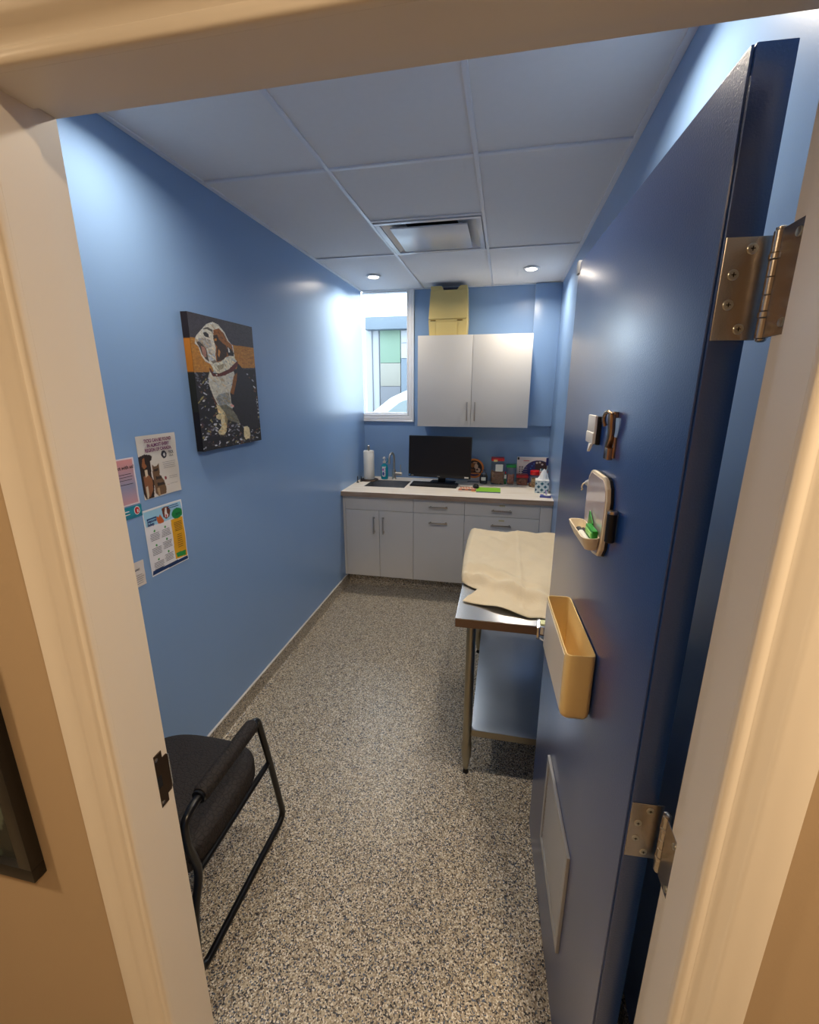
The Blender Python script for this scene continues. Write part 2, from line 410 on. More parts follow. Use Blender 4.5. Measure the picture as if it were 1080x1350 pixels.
# strike plate (left rebate)
sp = empty('strike_plate', (DX0, .585, 1.03), 0, 'dark bronze strike plate with latch hole on the left door jamb', 'strike plate')
M_brz = mat('strike_bronze', (92, 74, 58), .38, .9, var=.08, vscale=30)
pl = [(-.0145, .060), (.0135, .060), (.0135, .043), (.024, .043), (.026, .036), (.026, -.036), (.024, -.043), (.0135, -.043), (.0135, -.060), (-.0145, -.060)]
MB().prism([(.0, a, b) for a, b in pl], (.0022, 0, 0), bev=.0006, seg=1).build('plate', M_brz, sp)
MB().box(.0023, .0028, -.0115, .004, -.014, .012).build('latch_hole', M_dark, sp, smooth=False)
MB().prism([(.0, .0255, -.040), (.0, .0255, .040), (-.003, .031, .036), (-.003, .031, -.036)], (.002, .001, 0)).build('lip', M_hinge, sp)
for z in (.050, -.050): MB().lathe([(.0045, .0018), (.0042, .0031), (.001, .0026)], axis='x', c=(0, -.002, z), n=16).build('screw', M_hinge, sp)

# ---------------------------------------------------------------- window
wd = empty('window_1', (XL, YB, WZ0), 0, kind='structure'); wd['label'] = 'narrow tall window in the end wall beside the left wall'
W = WX1-XL; H = HC-WZ0
f = MB(); f.box(.0005, .006, .02, .09, 0, H); f.box(W-.004, W, .02, .09, 0, H); f.box(0, W, .02, .09, 0, .012); f.box(0, W, .02, .09, H-.01, H)
f.build('window_frame', M_wtrim, wd)
MB().box(.005, W-.0035, .058, .062, .011, H-.008).build('pane', M_glass, wd, smooth=False)
MB().box(0, W, -.004, .022, -.006, .004, bev=.002).build('window_sill', M_wtrim, wd)
pr = [(0, 0), (0, -.010), (.004, -.014), (.012, -.014), (.015, -.011), (.020, -.011), (.024, -.016), (.046, -.018), (.050, -.015), (.056, -.019), (.066, -.019), (.068, -.016), (.068, 0)]
extr([[(W+t, y, H) for t, y in pr], [(W+t, y, -.004-t) for t, y in pr], [(.0, y, -.004-t) for t, y in pr]]).build('window_casing', M_wtrim, wd, ang=25)

# ---------------------------------------------------------------- outside the window
S('ground_outside', MB().box(-14, 8, YB+.3, 30, -.4, -.05), mat('pale_asphalt', (150, 156, 164), .8), label='pale pavement outside the window', smooth=False)
bl = empty('building', (-3.2, 12.0, -.05), 0, 'white building across the street with green and cream wall panels', 'building')
M_bw = mat('white_cladding', (126, 128, 131), .6); M_bg = mat('green_panel', (84, 104, 88), .6); M_bc = mat('cream_panel', (106, 104, 96), .6)
M_bb = mat('grey_blue_band', (78, 88, 98), .6); M_bgr = mat('grey_panel', (78, 79, 84), .6)
MB().box(-3.2, 4, .06, 3, 0, 3.40).build('wall', M_bw, bl, smooth=False)
MB().box(-.42, 1.6, -.25, .3, 3.30, 3.60, bev=.01).build('canopy_fascia', M_bb, bl)
MB().box(-.08, .46, 0, .07, 2.50, 3.30, bev=.005).build('panel', M_bg, bl)
MB().box(-.08, .46, 0, .07, 1.91, 2.49, bev=.005).build('panel', M_bc, bl)
MB().box(-.08, .46, 0, .07, 0.4, 1.90, bev=.005).build('panel', M_bgr, bl)
MB().box(.48, 1.0, 0, .07, 0.4, 2.60, bev=.005).build('panel', M_bb, bl)
MB().box(.48, 1.0, 0, .07, 2.61, 2.98, bev=.005).build('panel', M_bw, bl); MB().box(.48, 1.0, 0, .07, 2.99, 3.29, bev=.005).build('panel', M_bw, bl)
for x in (-.31, -.12): MB().box(x-.008, x+.008, .03, .07, .4, 3.3).build('joint', M_bgr, bl)
# car seen through the foot of the window
car = empty('car', (-1.6, 8.8, -.05), 0, 'white car parked across the street outside the window', 'car')
M_car = mat('white_car_paint', (170, 174, 180), .2, coat=.5); M_cg = mat('car_window', (84, 93, 94), .1)
body = [(-2.2, .30), (-2.25, .75), (-2.15, 1.02), (-1.30, 1.14), (-.62, 1.66), (-.30, 1.80), (.3, 1.83), (1.2, 1.80), (1.75, 1.62), (2.1, 1.15), (2.25, .95), (2.25, .30)]
MB().prism([(x, 0, z) for x, z in body], (0, 1.8, 0), bev=.05, seg=3).build('body', M_car, car)
MB().prism([(x, -.006, z) for x, z in ((-.86, 1.26), (-.42, 1.58), (-.26, 1.64), (.25, 1.66), (.25, 1.26))], (0, .02, 0)).build('side_window', M_cg, car, smooth=False)
MB().prism([(x, -.006, z) for x, z in ((.32, 1.26), (.32, 1.72), (1.15, 1.70), (1.55, 1.58), (1.75, 1.26))], (0, .02, 0)).build('side_window', M_cg, car, smooth=False)
MB().box(-2.0, 2.1, -.012, .02, 1.10, 1.16).build('belt_trim', M_bgr, car)
for x in (-1.4, 1.4): MB().lathe([(.20, -.02), (.34, -.03), (.34, .18), (.2, .18)], axis='y', c=(x, 0, .34), n=28).build('wheel', M_black, car)
# ================================================================ DOOR LEAF (open into the room)
door = empty('door_1', (.240, .655, 0), math.radians(3.0), kind='structure'); door['label'] = 'glossy navy blue door standing open against the right side'
DL, DT, DH = .885, .045, 2.122
MB().box(.0035, DT, 0, DL, .010, DH, bev=.002).build('leaf', M_door, door)
MB().box(0, .0034, .004, DL, .010, DH, bev=.001).build('face_sheet', M_door, door)
# transfer grille low on the door
gr = MB(); g0, g1, z0, z1 = .272, .612, .268, .612
for a in ((g0, g1, z0, z0+.022), (g0, g1, z1-.022, z1), (g0, g0+.022, z0+.022, z1-.022), (g1-.022, g1, z0+.022, z1-.022)):
    gr.box(-.009, 0, a[0], a[1], a[2], a[3], bev=.0015)
M_gril = mat('grille_grey', (176, 176, 176), .4, .3, var=.02)
go = gr.build('grille', M_gril, door)
for i in range(17):
    z = z0+.03+i*.0178
    MB().prism([(-.0015, g0+.022, z), (-.0055, g0+.022, z-.006), (-.0055, g0+.022, z-.0045), (-.0015, g0+.022, z+.0135)], (0, g1-g0-.044, 0)).build('slat', M_gril, go, smooth=False)
# hinges : leaf on the door edge, barrel, leaf on the jamb (world aligned, child of the door)
Minv = Matrix.Translation((.240, .655, 0)) @ Matrix.Rotation(math.radians(3.0), 4, 'Z'); Minv = Minv.inverted()
def W2(o): o.matrix_parent_inverse = Matrix.Identity(4); o.matrix_basis = Minv; return o
def hinge(zc, n):
    hp = MB(); hp.box(.0045, .0550, -.0022, 0.0, zc-.057, zc+.057, bev=.0005, seg=1)
    h = hp.build('hinge', M_hinge, door)
    for dx, dz in ((.034, .044), (.018, .0165), (.018, -.0165), (.034, -.044)):
        s_ = MB().lathe([(.0062, -.0018), (.0060, -.0030), (.0054, -.0036), (.0030, -.0038), (.0006, -.0034)], axis='y', c=(dx, 0, zc+dz), n=20).build('screw', M_screw, h)
        MB().box(dx-.0026, dx+.0026, -.0041, -.0033, zc+dz-.0005, zc+dz+.0005).box(dx-.0005, dx+.0005, -.0041, -.0033, zc+dz-.0026, zc+dz+.0026).build('cross_slot', M_dark, h)
    # pin axis in world (.2985,.636)
    px, py = .2935, .6385
    segs = [(.057, .034, .0070), (.034, .0275, .0079), (.027, .0095, .0070), (.0090, -.0095, .0070), (-.0100, -.027, .0070), (-.0275, -.034, .0079), (-.0345, -.057, .0070)]
    for a, b, r in segs:
        k = MB().lathe([(r*.9, zc+b), (r, zc+b+.0006), (r, zc+a-.0006), (r*.9, zc+a)], c=(px, py, 0), n=22).build('knuckle', M_hinge, h); W2(k)
    W2(MB().lathe([(.0045, zc+.057), (.0058, zc+.0575), (.0058, zc+.060), (.003, zc+.0615)], c=(px, py, 0), n=22).build('pin_cap', M_hinge, h))
    W2(MB().lathe([(.003, zc-.061), (.0055, zc-.0595), (.0055, zc-.0575), (.0045, zc-.057)], c=(px, py, 0), n=22).build('pin_cap', M_hinge, h))
    W2(MB().box(.2910, .2932, .572, .629, zc-.057, zc+.057, bev=.0005, seg=1).build('jamb_leaf', M_hinge, h))
    for dy, dz in ((.597, .044), (.582, .0165), (.582, -.0165), (.597, -.044)):
        W2(MB().lathe([(.0050, -.0018), (.0046, -.0034), (.0006, -.0028)], axis='x', c=(.2928, dy, zc+dz), n=18).build('screw', M_screw, h))
hinge(1.8785, 0); hinge(1.042, 1)
# closer shoe at the top far corner
MB().box(-.006, .012, DL-.022, DL+.004, DH-.030, DH+.006, bev=.003).build('corner_guard', M_gril, door)

def on_door(o):      # give a top-level thing the door's frame: local x out of the face (negative), y along, z up
    o.location = (.240, .655, 0); o.rotation_euler = (0, 0, math.radians(3.0)); return o
def dthing(name, s, z, label, cat):
    o = empty(name, (0, 0, 0), 0, label, cat)
    p = Matrix.Translation((.240, .655, 0)) @ Matrix.Rotation(math.radians(3.0), 4, 'Z') @ Vector((0, s, z))
    o.location = p; o.rotation_euler = (0, 0, math.radians(3.0)); return o
# cream bin
b = dthing('wall_bin', .405, 1.0, 'open topped cream plastic bin mounted on the blue door', 'bin')
s0, s1, dz0, dz1, dp = -.150, .150, .035, .205, .066
def rr(x0, x1, y0, y1, r, z, k=5):
    P = []
    for cx, cy, a0 in ((x1-r, y1-r, 0), (x0+r, y1-r, 90), (x0+r, y0+r, 180), (x1-r, y0+r, 270)):
        for i in range(k+1):
            a = math.radians(a0+90*i/k); P.append((cx+r*math.cos(a), cy+r*math.sin(a), z))
    return P
def shell(rings, cap=True):
    m_ = MB(); n = len(rings[0]); V = [p for q in rings for p in q]
    F = [(i*n+k, i*n+(k+1) % n, (i+1)*n+(k+1) % n, (i+1)*n+k) for i in range(len(rings)-1) for k in range(n)]
    F += [tuple(range(n))[::-1], tuple(range((len(rings)-1)*n, len(rings)*n))]
    vs_, fs = m_._add(V, F); bmesh.ops.recalc_face_normals(m_.bm, faces=fs); return m_
rings = [rr(-dp+.016, -.008, s0+.020, s1-.020, .010, dz0), rr(-dp+.007, -.005, s0+.009, s1-.009, .012, dz0+.004), rr(-dp+.002, -.0035, s0+.003, s1-.003, .012, dz0+.012), rr(-dp+.0005, -.0028, s0+.001, s1-.001, .012, dz0+.021), rr(-dp, -.0025, s0, s1, .012, dz0+.03), rr(-dp, -.0025, s0, s1, .012, dz1-.003), rr(-dp+.001, -.003, s0+.001, s1-.001, .0115, dz1),
         rr(-dp+.0032, -.0055, s0+.0032, s1-.0032, .010, dz1), rr(-dp+.0042, -.0062, s0+.0042, s1-.0042, .009, dz1-.003), rr(-dp+.0045, -.0065, s0+.0045, s1-.0045, .009, dz0+.02), rr(-dp+.012, -.012, s0+.012, s1-.012, .006, dz0+.006)]
shell(rings).build('tub', M_cream, b, ang=50)
MB().box(-dp-.0012, -dp+.0006, s0+.016, s1-.016, dz0+.02, dz1-.008, bev=.0005, seg=1).build('front_panel', mat('bin_front', (226, 214, 196), .35), b)
MB().box(-.0024, 0, s0+.03, s1-.03, dz0+.03, dz1-.03).build('mounting_pad', M_creamw, b)

# locker mirror organiser with tray
o = dthing('organiser', .365, 1.5, 'white framed glossy message board with a tray stuck on the door', 'organiser')
out = [(-.075, .078), (-.05, .088), (.05, .088), (.062, .084), (.078, .070), (.086, .045), (.084, -.02), (.080, -.055), (.065, -.082), (.02, -.090), (-.02, -.090), (-.062, -.078), (-.080, -.05), (-.084, 0), (-.086, .045), (-.083, .066)]
out = [(y, z) for y, z in [(-.078, .070), (-.062, .084), (-.05, .088)]+[(.05, .088), (.062, .084), (.078, .070), (.086, .045), (.084, -.02), (.080, -.055), (.065, -.078), (.02, -.088), (-.02, -.088), (-.062, -.080), (-.078, -.06), (-.084, -.02), (-.086, .045)]][::-1]
MB().prism([(-.006, y, z) for y, z in out], (.006, 0, 0), bev=.0015).build('backing', M_black, o)
MB().prism([(-.014, y, z) for y, z in out], (.008, 0, 0), bev=.002).build('frame', M_creamw, o)
MB().prism([(-.0152, y*.90, z*.93) for y, z in out], (.0012, 0, 0)).build('mirror', mat('glossy_board', (216, 204, 206), .10, coat=.5), o, smooth=False)
tr = [rr(-.040, -.0155, -.066, .066, .010, -.066), rr(-.050, -.0155, -.078, .078, .014, -.045), rr(-.052, -.0155, -.080, .080, .015, -.036), rr(-.0495, -.017, -.0775, .0775, .013, -.036), rr(-.038, -.018, -.064, .064, .009, -.062)]
shell(tr).build('tray', M_creamw, o, ang=45)
def inward(name, mb, m, s, z, label, cat):
    q = dthing(name, s, z, label, cat); mb.build(name+'_body', m, q); return q
q = dthing('marker', .345, 1.5, 'white capped marker lying in the organiser tray', 'marker')
MB().cyl((-.036, -.045, -.049), (-.036, .026, -.049), .007, 14).build('barrel', M_paper, q); MB().cyl((-.036, .0265, -.049), (-.036, .050, -.049), .0074, 14).build('cap', M_black, q)
MB().cyl((-.036, -.047, -.049), (-.036, -.0452, -.049), .0066, 14).build('end_plug', M_black, q)
q = dthing('marker', .352, 1.5, 'black and brown marker behind the white one in the tray', 'marker')
MB().cyl((-.0235, -.045, -.051), (-.0235, .030, -.051), .0045, 12).build('barrel', mat('brown_pen', (90, 60, 44), .4), q); MB().cyl((-.0235, .0305, -.051), (-.0235, .052, -.051), .0047, 12).build('cap', M_black, q)
q = dthing('eraser', .352, 1.5, 'bright green pack standing in the organiser tray', 'eraser')
M_gre = mat('bright_green', (40, 150, 50), .35)
MB().box(-.031, -.0195, -.058, .004, -.044, -.022, bev=.002).build('block', M_gre, q); MB().box(-.0325, -.031, -.052, -.002, -.038, -.028).build('label_strip', mat('light_green', (150, 220, 120), .5), q)
MB().prism([(-.0195, -.004, -.045), (-.0195, .040, -.045), (-.0195, .030, .000), (-.0195, -.004, -.02)], (.002, 0, 0)).build('leaflet', M_gre, q)
# black marker holder at the near side of the mirror
q = dthing('marker_holder', .245, 1.5, 'black cylindrical marker holder beside the organiser', 'holder')
MB().lathe([(.008, -.028), (.0095, -.026), (.0095, .032), (.008, .034)], c=(-.0105, 0, 0), n=22).build('cylinder', M_black, q)
MB().lathe([(.0097, .030), (.0102, .033), (.0098, .036), (.006, .0365)], c=(-.0105, 0, 0), n=22).build('rim', M_hinge, q)
# suction hook
q = dthing('suction_hook', .46, 1.548, 'clear round suction hook behind the organiser', 'hook')
MB().lathe([(.020, -.001), (.018, -.004), (.010, -.008), (.004, -.018), (.001, -.019)], axis='x', n=24).build('cup', mat('milky_plastic', (222, 226, 234), .2, trans=.3), q)
MB().tube([(-.018, 0, 0), (-.022, 0, -.003), (-.024, 0, -.010), (-.022, 0, -.015), (-.025, 0, -.018)], .0018).build('hook', M_creamw, q)
# white clip and bronze lever
q = dthing('magnetic_clip', .468, 1.677, 'white plastic clip on the blue door beside the bronze latch', 'clip')
MB().box(-.010, 0, -.034, .034, -.036, .028, bev=.003).build('magnet', M_black, q)
MB().box(-.016, -.010, -.034, .034, -.014, .030, bev=.003).box(-.018, -.010, -.033, .033, -.034, -.008, bev=.003).build('clip_body', M_paper, q)
MB().prism([(-.020, -.030, -.034), (-.020, -.012, -.034), (-.024, -.022, -.052)], (.006, 0, 0)).build('clip_tip', M_paper, q)
q = dthing('door_latch', .325, 1.675, 'curved antique bronze lever latch high on the door', 'latch')
M_ab = mat('antique_bronze', (176, 148, 122), .24, 1.0, var=.1, vscale=60)
MB().box(-.006, 0, -.016, .020, -.046, -.004, bev=.0015).build('back_plate', M_ab, q)
MB().tube([(-.008, .012, -.040), (-.010, .008, -.024), (-.010, -.002, -.006), (-.011, -.008, .010), (-.013, -.010, .026), (-.013, -.008, .040)], .0085, n=14, radii=lambda t: .0060+.0020*t).build('lever', M_ab, q)
MB().tube([(-.014, -.008, .040), (-.018, .002, .045), (-.020, .016, .040), (-.020, .020, .026), (-.016, .019, .016)], .0042, n=12).build('curl', M_ab, q)
MB().box(-.016, -.004, -.014, .012, -.050, -.026, bev=.002).build('keeper', M_ab, q)
MB().box(-.010, 0, -.010, .018, .034, .046, bev=.002).build('upper_mount', M_ab, q)
# ================================================================ FITTED FURNITURE
def bar_pull(parent, p, L, vertical, out=.028, name='handle'):
    x, y, z = p; b = MB(); r = .0055
    if vertical:
        b.box(x-r, x+r, y-out-.008, y-out, z-L/2, z+L/2, bev=.0015)
        for s in (-1, 1): b.box(x-r*.8, x+r*.8, y-out, y-.0005, z+s*(L/2-.014)-r, z+s*(L/2-.014)+r)
    else:
        b.box(x-L/2, x+L/2, y-out-.008, y-out, z-r, z+r, bev=.0015)
        for s in (-1, 1): b.box(x+s*(L/2-.014)-r, x+s*(L/2-.014)+r, y-out, y-.0005, z-r*.8, z+r*.8)
    return b.build(name, M_nickel, parent)
M_void = mat('cabinet_gap', (70, 70, 76), .8)
# wall cabinet
uc = empty('wall_cabinet', (-.757, 3.99, 1.448), 0, 'white two door wall cabinet hanging above the monitor', 'cabinet')
Wc, Hc, Dc = .957, .760, .348
MB().box(0, Wc, .021, Dc, 0, Hc, bev=.001).build('body', M_white, uc)
for i, (a, b_) in enumerate(((.001, .4685), (.4715, Wc-.001))):
    dr = MB().box(a, b_, 0, .0185, .001, Hc-.001, bev=.0012).build('door', M_white, uc)
    bar_pull(dr, (.4685-.030 if i == 0 else .4715+.033, 0, .135), .160, True)
# base units
YC = 3.640; ZB, ZT_ = .118, .869
def unit(name, x0, x1, label):
    u = empty(name, (x0, YC, 0), 0, label, 'cabinet')
    MB().box(.0005, x1-x0-.0005, .0205, .66, ZB, .68, bev=.001).build('body', M_white, u); 
    MB().box(.0005, x1-x0-.0005, .0205, .045, .68, ZT_-.003).build('top_rail', M_void, u)
    return u
def front(u, n, x0, x1, z0, z1): return MB().box(x0+.0015, x1-.0015, 0, .0185, z0+.0015, z1-.0015, bev=.0012).build(n, M_white, u)
x0s, x1s, x2s, x3s = -1.340, -.723, -.284, .328
MB2 = MB().box(XL+.001, x0s-.001, YC, YC+.02, ZB, ZT_); o = MB2.build('filler_panel', M_white); tag(o, 'narrow white filler strip between sink cabinet and left wall', 'panel')
o = MB().box(x3s+.001, XR-.001, YC+.002, YC+.021, ZB, ZT_, bev=.001).build('filler_panel', M_white); tag(o, 'plain white filler panel at the right end of the counter', 'panel')
u = unit('sink_cabinet', x0s, x1s, 'white sink cabinet with two tall doors under the sink'); w = x1s-x0s
front(u, 'false_front', 0, w, .742, ZT_)
for i, (a, b_) in enumerate(((0, .310), (.310, w))):
    dr = front(u, 'door', a, b_, ZB, .742); bar_pull(dr, (.310-.043 if i == 0 else .310+.040, 0, .613), .155, True)
u = unit('pullout_cabinet', x1s, x2s, 'white base cabinet with one drawer over a deep pull-out front, below the monitor'); w = x2s-x1s
dr = front(u, 'drawer', 0, w, .742, ZT_); bar_pull(dr, (w/2, 0, .805), .160, False)
dr = front(u, 'pull_out_front', 0, w, ZB, .742); bar_pull(dr, (w/2, 0, .665), .160, False)
u = unit('drawer_cabinet', x2s, x3s, 'white drawer cabinet at the right, partly behind the covered table'); w = x3s-x2s
M_tape = mat('old_tape', (206, 196, 158), .7)
for z0, z1 in ((.742, ZT_), (.52, .742), (.30, .52), (ZB, .30)):
    dr = front(u, 'drawer', 0, w, z0, z1); bar_pull(dr, (w/2, 0, z1-.068), .165, False)
    if z0 > .5: MB().box(w/2-.02, w/2+.025, -.0006, -.0001, z1-.037, z1-.022).build('tape_residue', M_tape, dr, smooth=False)
MB().box(XL+.013, XR-.02, YC+.065, YC+.085, 0, ZB-.001).build('toe_kick', M_chip); o = bpy.data.objects['toe_kick']; tag(o, 'speckled toe kick strip under the base cabinets', 'toe kick')
# worktop with sink cut-out
hx0, hx1, hy0, hy1 = -1.232, -.850, 3.845, 4.175
wt = empty('worktop', (0, 0, .870), 0, 'pale wood laminate worktop running wall to wall', 'worktop')
T = MB()
for a in ((XL+.001, hx0, 3.602, YB-.001), (hx1, XR-.001, 3.602, YB-.001), (hx0, hx1, 3.602, hy0), (hx0, hx1, hy1, YB-.001)): T.box(a[0], a[1], a[2], a[3], .0005, .040)
T.build('top', M_counter, wt, smooth=False)
MB().box(XL+.001, XR-.001, 3.600, 3.6018, .0005, .0400).build('front_edge', M_cedge, wt, smooth=False)
sk = empty('sink', ((hx0+hx1)/2, (hy0+hy1)/2, .910), 0, 'small rectangular stainless undermount sink', 'sink')
a, b_ = (hx1-hx0)/2-.0008, (hy1-hy0)/2-.0008
shell([rr(-a, a, -b_, b_, .012, -.004), rr(-a, a, -b_, b_, .012, -.165), rr(-a+.012, a-.012, -b_+.012, b_-.012, .02, -.18), rr(-a+.010, a-.010, -b_+.010, b_-.010, .02, -.176), rr(-a+.0015, a-.0015, -b_+.0015, b_-.0015, .011, -.160), rr(-a+.0015, a-.0015, -b_+.0015, b_-.0015, .011, -.004)])
sb = shell([rr(-a, a, -b_, b_, .012, -.004), rr(-a, a, -b_, b_, .012, -.165), rr(-a+.012, a-.012, -b_+.012, b_-.012, .02, -.18)][::-1]); bmesh.ops.delete(sb.bm, geom=[f for f in sb.bm.faces if f.calc_center_median().z > -.006], context='FACES')
sb.build('basin', M_steel, sk)
MB().lathe([(.04, -.1795), (.038, -.1765), (.02, -.1775), (.004, -.179)], n=24).build('drain', M_nickel, sk)
# faucet
fc = empty('faucet', (-1.035, 4.235, .910), 0, 'brushed nickel gooseneck faucet with a side lever behind the sink', 'faucet')
MB().lathe([(.024, .0005), (.024, .006), (.019, .010), (.0185, .085), (.016, .094), (.011, .097)], n=24).build('body', M_nickel, fc)
MB().tube([(0, 0, .09), (0, 0, .17), (0, -.002, .22), (-.006, -.022, .255), (-.014, -.052, .262), (-.022, -.082, .240), (-.025, -.092, .195), (-.025, -.092, .165)], .0105, n=14).build('spout', M_nickel, fc)
MB().cyl((.012, 0, .055), (.078, 0, .055), .0165, 20).build('valve', M_nickel, fc)
MB().cyl((.064, 0, .065), (.066, -.004, .145), .0042, 12).build('lever', M_nickel, fc)
# soap bottle
so_ = empty('soap_bottle', (-1.128, 4.215, .910), 0, 'turquoise liquid soap pump bottle left of the faucet', 'soap bottle')
M_teal = mat('teal_soap', (22, 150, 176), .12, coat=.6)
bt = MB(); bt.lathe([(.030, .0005), (.036, .006), (.037, .06), (.036, .115), (.030, .140), (.015, .152), (.013, .160)], n=28)
bmesh.ops.scale(bt.bm, vec=(1, .68, 1), verts=bt.bm.verts); bt.build('bottle', M_teal, so_)
lb = MB(); lb.grid(lambda u, v: (.0285*math.sin((u-.5)*1.7), -.0262*math.cos((u-.5)*1.7)*.98-.0002, .028+.100*v), 8, 4); lo = lb.build('label', M_paper, so_)
picture('label_print', so_, lambda u, v: (-.018+.036*u, -.0272+.0*u, .034+.086*v), 24, 40, lambda u, v, c: (c.__setitem__(slice(None), (235, 240, 244)), c.__setitem__(((u-.35)**2/.06+(v-.28)**2/.05) < 1, (30, 70, 160)), c.__setitem__(((u-.3)**2/.05+(v-.75)**2/.03) < 1, (190, 80, 190)), c.__setitem__((u > .62) & (np.sin(v*50) > .3), (120, 150, 180))), M_print)
MB().lathe([(.015, .160), (.016, .162), (.015, .178), (.006, .182), (.005, .205)], n=20).build('collar', M_paper, so_)
MB().box(-.010, .010, -.030, .010, .205, .216, bev=.004).cyl((0, 0, .20), (0, 0, .222), .009, 16).build('pump_head', M_paper, so_)
MB().tube([(.010, 0, .162), (.026, 0, .170), (.036, 0, .190), (.030, 0, .205)], .005).build('hanging_tag', M_teal, so_)
# paper towel holder
ph = empty('paper_towel_holder', (-1.262, 4.135, .910), 0, 'upright paper towel holder with dark base and steel pole in the corner', 'holder')
MB().lathe([(.001, .0005), (.088, .0005), (.090, .004), (.086, .010), (.02, .013), (.001, .013)], n=40).build('base', M_brz, ph)
MB().cyl((0, 0, .012), (0, 0, .338), .006, 14).lathe([(.006, .292), (.0125, .296), (.0125, .335), (.010, .338), (.001, .340)], n=20).build('pole', M_nickel, ph)
rl = MB(); rl.lathe([(.021, .0135), (.050, .0135), (.0515, .016), (.0515, .285), (.050, .288), (.021, .288), (.020, .286), (.020, .015)], c=(-1.262, 4.135, .910), n=40)
o = rl.build('paper_towel_roll', mat('paper_towel', (240, 238, 232), .9, bump=.4, bscale=300)); tag(o, 'white roll of paper towel standing on its holder', 'paper towel')
for i, (x, y, h, lb_) in enumerate(((-1.333, 3.990, .062, 'taller of two small black pegs beside the sink'), (-1.318, 4.05, .052, 'shorter of two small black pegs beside the sink'))):
    o = MB().lathe([(.013, 0.0005), (.013, .004), (.006, .010), (.0035, .016), (.0035, h-.003), (.002, h)], c=(x, y, .910), n=16).build('peg', M_black); tag(o, lb_, 'peg')

# monitor, keyboard, mouse
mo = empty('monitor', (-.548, 4.075, .910), math.radians(-6), 'large black flat monitor standing in the middle of the worktop', 'monitor')
sw, z0, z1 = .290, .078, .452
tilt = lambda y, z: y+(z-z0)*.06
def tb(x0, x1, y0, y1, a, b_, bev=.002):
    return MB().prism([(x0, tilt(y0, a), a), (x1, tilt(y0, a), a), (x1, tilt(y1, a), a), (x0, tilt(y1, a), a)], (0, tilt(0, b_)-tilt(0, a), b_-a), bev=bev)
tb(-sw, sw, -.088, -.064, z0, z1, .003).build('housing', M_black, mo)
tb(-.20, .20, -.0635, -.040, z0+.06, z1-.08, .008).build('rear_shell', M_black, mo)
tb(-sw+.008, sw-.008, -.0890, -.0884, z0+.030, z1-.010, 0).build('screen', M_screen, mo, smooth=False)
tb(sw-.052, sw-.014, -.0892, -.0884, z0+.008, z0+.020, 0).build('label_sticker', M_paper, mo, smooth=False)
tb(-sw+.006, -sw+.018, -.0892, -.0884, z0+.010, z0+.022, 0).build('badge', mat('blue_badge', (60, 130, 200), .4), mo, smooth=False)
tb(-sw+.028, -sw+.050, -.0892, -.0884, z0+.010, z0+.015, 0).build('logo', M_nickel, mo, smooth=False)
tb(-.012, .012, -.0892, -.0884, z0+.009, z0+.014, 0).build('logo', M_nickel, mo, smooth=False)
MB().box(-.035, .035, .030, .055, .012, .20, bev=.006).build('stand', M_black, mo)
MB().box(-.03, .03, -.050, .029, .150, .20, bev=.004).build('neck', M_black, mo)
MB().box(-.115, .115, .000, .140, .0005, .014, bev=.006).build('foot', M_black, mo)
kb = empty('keyboard', (-.598, 4.000, .910), math.radians(-3.5), 'low black keyboard in front of the monitor', 'keyboard')
MB().prism([(-.215, -.075, .0008), (-.215, .070, .0008), (-.215, .070, .020), (-.215, -.075, .010)], (.43, 0, 0), bev=.002).build('case', M_black, kb)
kbm = bpy.data.materials; M_key = mat('key_caps', (34, 34, 38), .5)
kh = lambda y: .010+(y+.075)/.145*.010
keyme = None
for r in range(6):
    y = -.060+r*.0215+(.004 if r == 5 else 0)
    xs = [(-.204+i*.0192, .0082) for i in range(22)] if r else [(-.204+i*.0192, .0082) for i in (0, 1, 2)]+[(-.110, .048)]+[(-.204+i*.0192, .0082) for i in range(8, 22)]
    for x, hw in xs:
        if hw > .02 or keyme is None:
            o = MB().box(-hw, hw, -.008, .008, 0, .005, bev=.0012, seg=1).build('key', M_key, kb)
            if hw < .02: keyme = o.data
        else:
            o = bpy.data.objects.new('key', keyme); C.objects.link(o); o.parent = kb
        o.location = (x, y, kh(y)+.0003); 
ms = empty('mouse', (-.215, 3.972, .9145), math.radians(10), 'small black mouse on the booklets', 'mouse')
m_ = MB(); m_.lathe([(.001, 0), (.030, .0005), (.033, .008), (.030, .020), (.020, .029), (.008, .033), (.001, .0335)], n=24); bmesh.ops.scale(m_.bm, vec=(.85, 1.45, 1), verts=m_.bm.verts); m_.build('shell', M_black, ms)
MB().box(-.003, .003, -.034, -.016, .022, .0325, bev=.001).build('scroll_wheel', mat('grey_rubber', (110, 108, 106), .5), ms)

